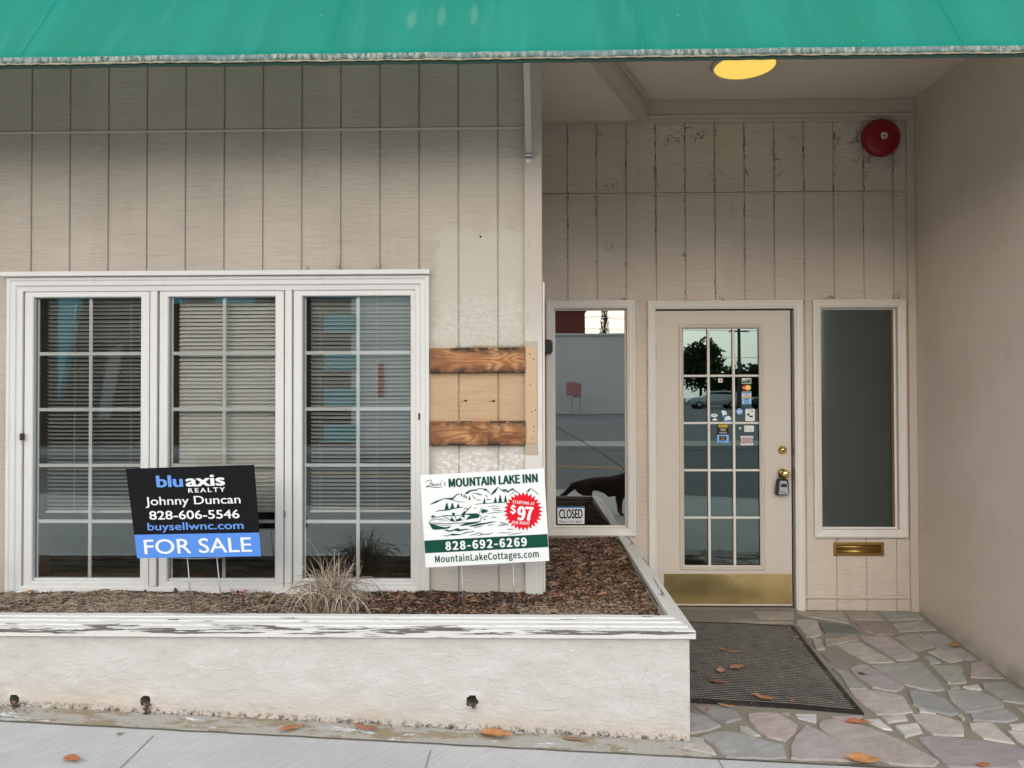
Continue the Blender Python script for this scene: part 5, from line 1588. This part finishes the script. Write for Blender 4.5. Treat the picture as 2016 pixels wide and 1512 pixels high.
leaf(1503, 1378, .100, -22, 'brown', 'long folded brown leaf near the front of the mat', fm, w=.30, curl=.6, fold=.8)
leaf(1393, 1399, .030, 80, 'rust', 'small rust leaf on the stone just in front of the mat', lambda x, y: floor_z(x, y) + .007, w=.6)
leaf(1367, 1388, .020, 50, 'rust', 'scrap of rust leaf at the planter corner by the mat', fm, w=.7)
leaf(1688, 1425, .108, -10, 'rust', 'glossy orange leaf on the flagstones at the front corner of the mat', lambda x, y: floor_z(x, y) + .007, w=.38, curl=.3, fold=.8)
leaf(1700, 1503, .135, -16, 'orange', 'big curled orange leaf at the porch edge', lambda x, y: floor_z(x, y) + .007, w=.55, curl=.8, fold=.8)
leaf(1880, 1273, .075, 10, 'tan', 'round brown leaf on the flagstones by the side wall', lambda x, y: floor_z(x, y) + .007, w=.85, curl=.4, fold=.4)
leaf(1936, 1509, .06, 10, 'rust', 'orange leaf at the porch edge nearest the side wall', lambda x, y: floor_z(x, y) + .007, w=.6, curl=.5)
leaf(1697, 1329, .045, -30, 'olive', 'small dark green leaf on the flagstones right of the mat', lambda x, y: floor_z(x, y) + .007, w=.5, curl=.8, fold=.9)
leaf(1367, 1322, .030, 10, 'olive', 'small olive leaf beside the planter on the mat', fm, w=.5)
leaf(1560, 1382, .020, 30, 'rust', 'rust leaf fragment at the front right of the mat', fm, w=.8)
leaf(60, 1166, .05, 5, 'orange', 'orange leaf standing in the mulch under the left window corner', lambda x, y: bed_z(x, y) + .012, w=.7, curl=.6)
leaf(430, 1192, .04, 60, 'tan', 'tan leaf curled between the legs of the for sale sign', lambda x, y: bed_z(x, y) + .012, w=.6, curl=.9)
# faded red and white scrap in the mulch
q = onto(472, 1168, lambda x, y: bed_z(x, y) + .016)
mb = MB(); n = 14
for k in range(2):
    mb.add([(q.x + (i / n - .5) * .10, q.y + .012 * math.sin(i * 1.3) + (j - .5) * .014, q.z + .012 * k + .007 * math.sin(i * 2.1 + k) + .004 * j) for i in range(n + 1) for j in (0, 1)], [(2 * i, 2 * i + 1, 2 * i + 3, 2 * i + 2) for i in range(n)])
wr = NT('wrapper', .4); wr.color(wr.mix(wr.rng(wr.noise(70.), .48, .52), (.66, .62, .60), (.55, .07, .10)))
o = mb.build('candy_wrapper', wr.m, None, fix=False); tag(o, 'crumpled red and white wrapper in the mulch beside the for sale sign', 'wrapper'); sd = o.modifiers.new('t', 'SOLIDIFY'); sd.thickness = .0006
# crumbs, twigs and grit
mb = MB()


def crumb(p, s_):
    v = [p + Vector((rl.uniform(-1, 1), rl.uniform(-1, 1), rl.uniform(0, 1))) * s_ for _ in range(4)]; mb.add(v, [(0, 1, 2), (0, 2, 3), (0, 3, 1), (1, 3, 2)])


def twig(p, L):
    a = rl.uniform(0, 6.28); b = Vector((math.cos(a), math.sin(a), 0)); c = Vector((-b.y, b.x, 0))
    mb.tube([p, p + b * L * .5 + c * L * rl.uniform(-.15, .15), p + b * L], .0006, 3, False)


for _ in range(260):
    u, v = rl.random(), rl.random(); crumb(mp(u, v, .002), rl.uniform(.001, .004))
for _ in range(110):
    u, v = min(1.03, abs(rl.gauss(1., .06))), rl.uniform(.75, 1.02); crumb(mp(u, v, .002), rl.uniform(.0015, .006)); twig(mp(u, v, .003), rl.uniform(.01, .04))
for _ in range(40): twig(mp(rl.random(), rl.random(), .004), rl.uniform(.01, .04))
for _ in range(60): u = rl.random(); crumb(mp(u, -.01 + rl.gauss(0, .01), 0), rl.uniform(.001, .004))
for _ in range(160):
    y = rl.uniform(3.3, 5.06); x = XW - abs(rl.gauss(0, .018)) - .004; crumb(Vector((x, y, floor_z(x, y) + .004)), rl.uniform(.001, .004))
for _ in range(160):
    x, y = rl.uniform(.75, 2.6), rl.uniform(3.0, 5.0); crumb(Vector((x, y, floor_z(x, y) + .006)), rl.uniform(.0008, .0025))
for _ in range(150):
    x, y = rl.uniform(-2.6, 1.2), rl.uniform(2.6, 2.98); crumb(Vector((x, y, sw(x) + .002)), rl.uniform(.0008, .0022))
for _ in range(160):
    x = rl.gauss(-2.25, .10); y = rl.uniform(3.0, 3.11); crumb(Vector((x, y, sw(x) + .008)), rl.uniform(.003, .008))
tag(mb.build('litter', mulch_mat('litter_mix', [(0, (.08, .06, .045)), (.4, (.2, .14, .09)), (.7, (.33, .23, .14)), (.9, (.6, .55, .46)), (1, (.7, .68, .62))], .0005), None, fix=False), 'crumbs, twigs and grit scattered on mat, stones and footing', 'litter', kind='stuff')

mb = MB()
for _ in range(900):
    x = rl.uniform(-2.8, .68); k = .5 + .5 * noise.noise((x * 5, 2, 0)); y = WF - .006 - abs(rl.gauss(0, .004)); crumb(Vector((x, y, sw(x) + .010 + abs(rl.gauss(0, .008)) * k)), rl.uniform(.0012, .0045) * (.5 + k))
tag(mb.build('moss', simple('black_moss', (.03, .026, .022), .95, var=.5, scale=60.), None, fix=False), 'black mossy dirt along the foot of the planter wall', 'moss', kind='stuff')

# ---- cobwebs and dirt strings on the recess siding
mb = MB(); rc_ = random.Random(9)


def wisp(px, py, n, st, w, dirx=0., diry=0.):
    pts = [(px, py)]; a = rc_.uniform(0, 6.28)
    for _ in range(n):
        a += rc_.gauss(0, .7); px += math.cos(a) * st + dirx; py += math.sin(a) * st + diry; pts.append((px, py))
    stroke(mb, pts, w, YR - .0035 - .002 * rc_.random())


for gx in (1117, 1172, 1231, 1290, 1348, 1408, 1465, 1525, 1583, 1642, 1700, 1758):
    dens = 1. if gx in (1290, 1348, 1408, 1465, 1525) else .55
    for _ in range(int(19 * dens)):
        py = rc_.uniform(248, 590) if rc_.random() < .5 else rc_.uniform(248, 400); L = rc_.uniform(2, 16)
        x = gx + rc_.gauss(0, 1.0); stroke(mb, [(x, py), (x + rc_.gauss(0, .5), py + L * .5), (x + rc_.gauss(0, .6), py + L)], rc_.uniform(.6, 2.4), YR - .0012)
    for _ in range(int(4 * dens)): wisp(gx, rc_.uniform(248, 380), rc_.randint(3, 8), 2.6, rc_.uniform(.5, 1.3), rc_.uniform(-.8, 1.6))
    for _ in range(int(34 * dens)):
        x, y = gx + rc_.gauss(0, 14), rc_.uniform(250, 395); s_ = rc_.uniform(.4, 1.0); stroke(mb, [(x, y), (x + s_, y + s_ * .6)], s_ * 1.6, YR - .001)
for x, y, k in ((1180, 262, 3), (1312, 280, 4), (1330, 272, 4), (1365, 275, 3), (1375, 265, 3), (1560, 268, 3), (1650, 275, 3), (1690, 262, 5), (1683, 280, 7), (1690, 310, 4), (1710, 315, 6), (1756, 300, 5), (1758, 320, 5), (1635, 588, 6), (1632, 592, 5), (1425, 590, 5), (1770, 585, 4), (1230, 588, 3), (1197, 485, 3), (1207, 370, 3)):
    for _ in range(k * 3): wisp(x + rc_.gauss(0, 5), y + rc_.gauss(0, 5), rc_.randint(2, 5), 1.6, rc_.uniform(.4, 1.2))
for _ in range(70):
    x, y = 1800 + rc_.gauss(0, 4), rc_.choice((345, 350, 360, 390, 300, 440, 520, 560, 690)) + rc_.gauss(0, 12); wisp(x, y, 3, 1.6, rc_.uniform(.8, 2.))
tag(mb.build('cobwebs', simple('dirty_cobweb', (.17, .13, .09), .95, var=.4, scale=40.), None, fix=False), 'dark dusty cobwebs strung along the grooves of the recess wall', 'cobweb', kind='stuff')
# small webs at the head of the big window
mb = MB()
for x, y in ((745, 532), (738, 533), (668, 530), (605, 532)):
    for _ in range(4):
        pts = [(x, y)]; dx_, dy_ = rc_.uniform(-3, 3), rc_.uniform(-4.5, -1.2)
        for k in range(3): pts.append((pts[-1][0] + dx_, pts[-1][1] + dy_))
        stroke(mb, pts, .6, YF - .004)
tag(mb.build('window_web', simple('thin_web', (.16, .13, .1), .95), None, fix=False), 'thin cobweb strands above the head of the triple window', 'cobweb', kind='stuff')

# ================================================================== ACROSS THE STREET (seen in the glass)
def mirror(px, py, Yw, Ym):
    """where a thing seen in the pane at Ym stands when it is at depth Yw (behind the camera)"""
    p = P(px, py, 2 * Ym - Yw); return p


# grey yard wall with a red notice on two legs
mb = MB(); mb.box(-6.5, 9.5, -38.4, -38, -.2, 5.3); mb.box(-6.6, 9.6, -38.5, -37.9, 5.301, 5.45)
tag(mb.build('yard_wall', simple('grey_render', (.66, .68, .65), .85, var=.16, scale=.35), None, bevel=.02), 'long pale grey wall across the street', 'wall')
n_ = thing('notice_board', 'red notice board on two posts before the grey wall', 'sign', (3., -36, .2))
a, b = mirror(1115, 752, -36, YR), mirror(1136, 779, -36, YR); c, d = mirror(1129, 755, -36.1, YR), mirror(1145, 783, -36.1, YR)
mb = MB(); mb.box(a.x, b.x, -36.02, -35.98, b.z, a.z); mb.box(c.x, d.x, -36.12, -36.08, d.z, c.z); mb.build('board', simple('notice_red', (.52, .24, .24), .6, var=.35, scale=5.), n_)
for x in (a.x * .45 + b.x * .55, d.x * .8 + c.x * .2):
    mb = MB(); mb.tube([(x, -36.04, .15), (x, -36.04, b.z)], .03, 6); mb.build('post', M['steel'], n_)
bb = thing('brick_building', 'tall brick building behind the grey wall', 'building', (-4, -60, 0))
mb = MB(); mb.box(-16, 5.5, -72, -60, -.3, 14.); mb.build('wall', simple('red_brick', (.20, .06, .045), .9, var=.3, scale=3.), bb)
mb = MB(); mb.box(-16.2, 5.7, -72.2, -59.8, 9.4, 10.8); mb.build('band', simple('grey_band', (.19, .22, .25), .8), bb)
# shop with teal panels facing the big window
sh_ = thing('teal_trimmed_shop', 'dark shop front with teal panels across the street', 'building', (-9, -14, 0))
mb = MB(); mb.box(-24, -5.15, -22, -14, -.1, 4.7); mb.build('wall', simple('dark_shop_wall', (.05, .045, .042), .8, var=.2, scale=.5), sh_)
mb = MB(); mb.box(-5.149, -1.2, -22, -13.8, -.1, 4.9); mb.build('side_wing', simple('pale_render', (.74, .77, .76), .85, var=.06, scale=.5), sh_)
mb = MB()
for py0, py1 in ((583, 588), (620, 655), (698, 730), (765, 800), (836, 870)):
    a, b = mirror(640, py0, -13.9, YF), mirror(706, py1, -13.9, YF); mb.box(a.x, b.x, -13.99, -13.72, b.z, a.z)
a, b = mirror(120, 585, -13.9, YF), mirror(158, 600, -13.9, YF)
mb.prism([(a.x, -13.99, a.z + 1), (b.x, -13.99, a.z + 1), (b.x, -13.99, mirror(120, 600, -13.9, YF).z), (mirror(118, 790, -13.9, YF).x, -13.99, mirror(118, 790, -13.9, YF).z)], (0, .25, 0))
for c0, c1 in ((332, 362), (428, 500)):
    a, b = mirror(c0, 570, -13.9, YF), mirror(c1, 598, -13.9, YF); mb.box(a.x, b.x, -13.99, -13.72, b.z, a.z)
mb.build('teal_panel', simple('teal_paint', (.09, .42, .49), .5), sh_)
mb = MB(); a, b = mirror(746, 715, -13.9, YF), mirror(757, 780, -13.9, YF); mb.box(a.x, b.x, -13.799, -13.74, b.z, a.z); mb.build('red_panel', flat('panel_red', (.42, .05, .06)), sh_)
mb = MB(); a, b = mirror(190, 690, -13.9, YF), mirror(240, 825, -13.9, YF)
mb.prism([(a.x + .35, -13.99, a.z), (b.x, -13.99, a.z + .25), (b.x - .4, -13.99, b.z), (a.x, -13.99, b.z)], (0, .1, 0)); mb.build('white_panel', flat('panel_white', (.30, .31, .31)), sh_)


def tree(name, label, x, y, zb, h, r, col, seed, nleaf, cone=False):
    rt = random.Random(seed); t = thing(name, label, 'tree', (x, y, zb))
    mb = MB(); mb.tube([(x, y, zb - .3), (x + .05, y, zb + h * .4), (x, y, zb + h * .85)], [h * .03, h * .02, .03], 8)
    for k in range(6):
        a = k * 1.05; z = zb + h * (.3 + .08 * k); mb.tube([(x, y, z), (x + math.cos(a) * r * .5, y + math.sin(a) * r * .5, z + h * .12)], [h * .012, .02], 5)
    mb.build('trunk', simple('bark', (.09, .07, .055), .9, var=.3), t)
    cl = [(rt.gauss(0, .42), rt.gauss(0, .42), rt.uniform(.25, .95), rt.uniform(.25, .5)) for _ in range(26)]
    mb = MB()
    for _ in range(nleaf):
        cx, cy, cz_, cr = rt.choice(cl)
        if cone:
            k = rt.random(); rr = r * (1 - k) ** .7 * rt.uniform(.5, 1.05); a = rt.uniform(0, 6.28); p = Vector((x + math.cos(a) * rr, y + math.sin(a) * rr, zb + h * (.05 + .95 * k)))
        else:
            env = math.sin(math.pi * min(1, max(.08, (cz_ - .1)))) ** .6
            v = Vector((rt.gauss(0, 1), rt.gauss(0, 1), rt.gauss(0, .8))).normalized() * cr * rt.uniform(.6, 1.)
            p = Vector((x + (cx * env + v.x) * r, y + (cy * env + v.y) * r, zb + h * cz_ + v.z * r))
        s_ = r * rt.uniform(.04, .09); u = Vector((rt.gauss(0, 1), rt.gauss(0, 1), rt.gauss(0, 1))).normalized(); w = u.orthogonal().normalized() * s_ * .6; u = u * s_
        mb.add([p - u, p + w, p + u, p - w], [(0, 1, 2, 3)])
    mb.build('crown', col, t, fix=False)


lf = mulch_mat('foliage', [(0, (.02, .04, .015)), (.5, (.045, .075, .028)), (1, (.08, .11, .045))], .0)
tree('cypress_tree', 'narrow dark cypress behind the grey wall', 6.1, -48, 0, 9.6, .9, lf, 1, 2500, True)
tree('broad_tree', 'broad dark tree behind the parked cars', 22.5, -86, 0, 8.2, 3.6, lf, 2, 4500)
for i, (x, y, h, r) in enumerate(((17., -92, 5.5, 3.4), (27.5, -90, 4.8, 3.2), (32, -92, 5., 3.6), (12, -95, 5, 3.4))):
    tree('hedge_tree', ('low dark tree left of the broad tree', 'low dark tree right of the broad tree', 'low dark tree at the end of the hedge', 'low dark tree nearest the grey wall')[i], x, y, 0, h, r, lf, 5 + i, 2600)
up_ = thing('utility_pole', 'tall utility pole with cross arms beyond the parking lot', 'pole', (17.2, -50, .1))
mb = MB(); mb.tube([(17.2, -50, .0), (17.2, -50, 9.)], [.16, .11], 8); mb.build('pole', simple('pole_wood', (.11, .09, .075), .9), up_)
mb = MB(); mb.box(16.1, 18.3, -50.08, -49.95, 7.3, 7.45); mb.box(16.4, 18., -50.08, -49.95, 6.5, 6.62); mb.build('cross_arm', simple('arm_wood', (.1, .085, .07), .9), up_)
mb = MB()
for z, s_ in ((7.5, .5), (7.2, 1.1), (6.6, .3), (4.4, .6)):
    pts = [Vector((17.2 + (u - .5) * 60, -50 - (u - .5) * 14 * s_, z - 1.0 * (1 - (2 * u - 1) ** 2) + 1.0)) for u in [i / 14 for i in range(15)]]; mb.tube(pts, .02, 4)
mb.build('power_line', M['black'], up_)


def car(label, x, y, z, col, rot=0.):
    t = thing('parked_car', label, 'car', (x, y, z), 'cars parked across the street')
    body = [(-2.2, .35), (-2.22, .75), (-1.9, .95), (-1.0, 1.02), (-.35, 1.5), (.9, 1.56), (1.75, 1.42), (2.15, 1.0), (2.2, .4)]
    mb = MB(); V = []
    for s_, k in ((-.88, .0), (-.82, .0), (.82, 0), (.88, 0)):
        for px, pz in body:
            inn = .14 if pz > 1.1 else 0; V.append((x + px * (.985 if abs(s_) > .85 else 1), y + (s_ - math.copysign(inn, s_)), z + pz - (.03 if abs(s_) > .85 else 0)))
    n = len(body); mb.add(V, [(k * n + i, k * n + (i + 1) % n, (k + 1) * n + (i + 1) % n, (k + 1) * n + i) for k in range(3) for i in range(n)] + [tuple(range(n)), tuple(3 * n + i for i in range(n))])
    mb.build('body', simple('car_paint', col, .25, .2, spec=.6), t, True, bevel=.04)
    mb = MB(); mb.prism([(x + a, y + .768, z + b) for a, b in ((-.85, 1.05), (-.3, 1.42), (.85, 1.47), (1.6, 1.34), (1.85, 1.05))], (0, .03, 0)); mb.build('side_window', M['black'], t)
    for wx in (-1.35, 1.35):
        for s_ in (-1, 1):
            mb = MB(); mb.lathe([(.33, 0), (.34, .05), (.34, .17), (.30, .21), (.2, .2)], (x + wx, y + s_ * .70, z + .34), (0, s_, 0), 20); w = mb.build('wheel', M['black'], t, True)
            mb = MB(); mb.lathe([(.2, .0), (.19, .02), (.05, .03)], (x + wx, y + s_ * .905, z + .34), (0, s_, 0), 16); mb.build('rim', M['steel'], w, True)


car('silver car parked across the street, seen in the door glass', 15.6, -52, .19, (.5, .52, .54))
car('dark car parked beside the silver one', 20.9, -52.5, .19, (.05, .05, .06))
car('white car parked in the second row', 17.6, -58, .19, (.6, .6, .6))

# ================================================================== THE DOG WAITING ON THE WALK (seen in the narrow window)
dg_ = thing('dog', 'dark brown leashed dog standing on the sidewalk', 'dog', (.95, 1.2, sw(.95)))
g0 = sw(1.0)
J = [(.66, 1.2, .40, .095), (.80, 1.2, .385, .10), (.98, 1.2, .355, .118), (1.14, 1.2, .37, .128), (1.26, 1.2, .46, .085), (1.36, 1.2, .55, .075), (1.44, 1.2, .585, .07), (1.53, 1.2, .56, .042), (1.58, 1.2, .55, .03),
     (.57, 1.2, .37, .04), (.50, 1.21, .30, .036), (.44, 1.22, .25, .03), (.39, 1.22, .235, .016)]
Eg = [(0, 1), (1, 2), (2, 3), (3, 4), (4, 5), (5, 6), (6, 7), (7, 8), (0, 9), (9, 10), (10, 11), (11, 12)]
for s_ in (-1, 1):
    b = len(J); y = 1.2 + s_ * .085
    J += [(.70, y, .30, .075), (.76, y, .20, .045), (.66, y, .115, .026), (.69, y, .03, .022), (.73, y, .018, .02)]; Eg += [(0, b), (b, b + 1), (b + 1, b + 2), (b + 2, b + 3), (b + 3, b + 4)]
    b = len(J); J += [(1.14, y, .28, .062), (1.11, y, .19, .036), (1.12, y, .10, .024), (1.12, y, .03, .021), (1.16, y, .016, .02)]; Eg += [(3, b), (b, b + 1), (b + 1, b + 2), (b + 2, b + 3), (b + 3, b + 4)]
    b = len(J); J += [(1.41, 1.2 + s_ * .05, .64, .028), (1.39, 1.2 + s_ * .07, .70, .012)]; Eg += [(6, b), (b, b + 1)]
me = bpy.data.meshes.new('body'); me.from_pydata([(x - .95, y - 1.2, z) for x, y, z, _ in J], Eg, [])
ob = bpy.data.objects.new('body', me); COL.objects.link(ob); ob.parent = dg_
ob.modifiers.new('skin', 'SKIN'); ob.modifiers.new('sub', 'SUBSURF').levels = 2; ob.modifiers['sub'].render_levels = 2
for i, sv in enumerate(me.skin_vertices[0].data): sv.radius = (J[i][3], J[i][3]); sv.use_root = (i == 0)
df = NT('dog_coat', .85, spec=.2)
hgt = df.xyz()[2]; fn_ = df.noise(60., df.pos((1, 1, .4)), 4, .7)
df.color(df.mix(df.rng(df.math('ADD', hgt, df.math('MULTIPLY', fn_, .1)), .12, .24), (.13, .06, .025), df.mix(fn_, (.012, .008, .006), (.05, .028, .017)))); df.bump(fn_, .01, .8)
me.materials.append(df.m)
mb = MB(); mb.tube([(1.255 + .085 * math.cos(a) * .55 - .0, 1.2 + .092 * math.sin(a), g0 + .47 - .085 * math.cos(a) * .6) for a in [i * math.pi / 10 for i in range(21)]], .011, 6); mb.build('collar', simple('collar', (.02, .02, .02), .6), dg_, True)
mb = MB(); mb.tube([(1.22, 1.2, g0 + .535), (.95, 1.0, .72), (.6, .7, .92), (.33, .42, 1.06), (.2, .2, 1.1)], .005, 6); mb.build('leash', simple('leash', (.10, .085, .08), .6), dg_, True)
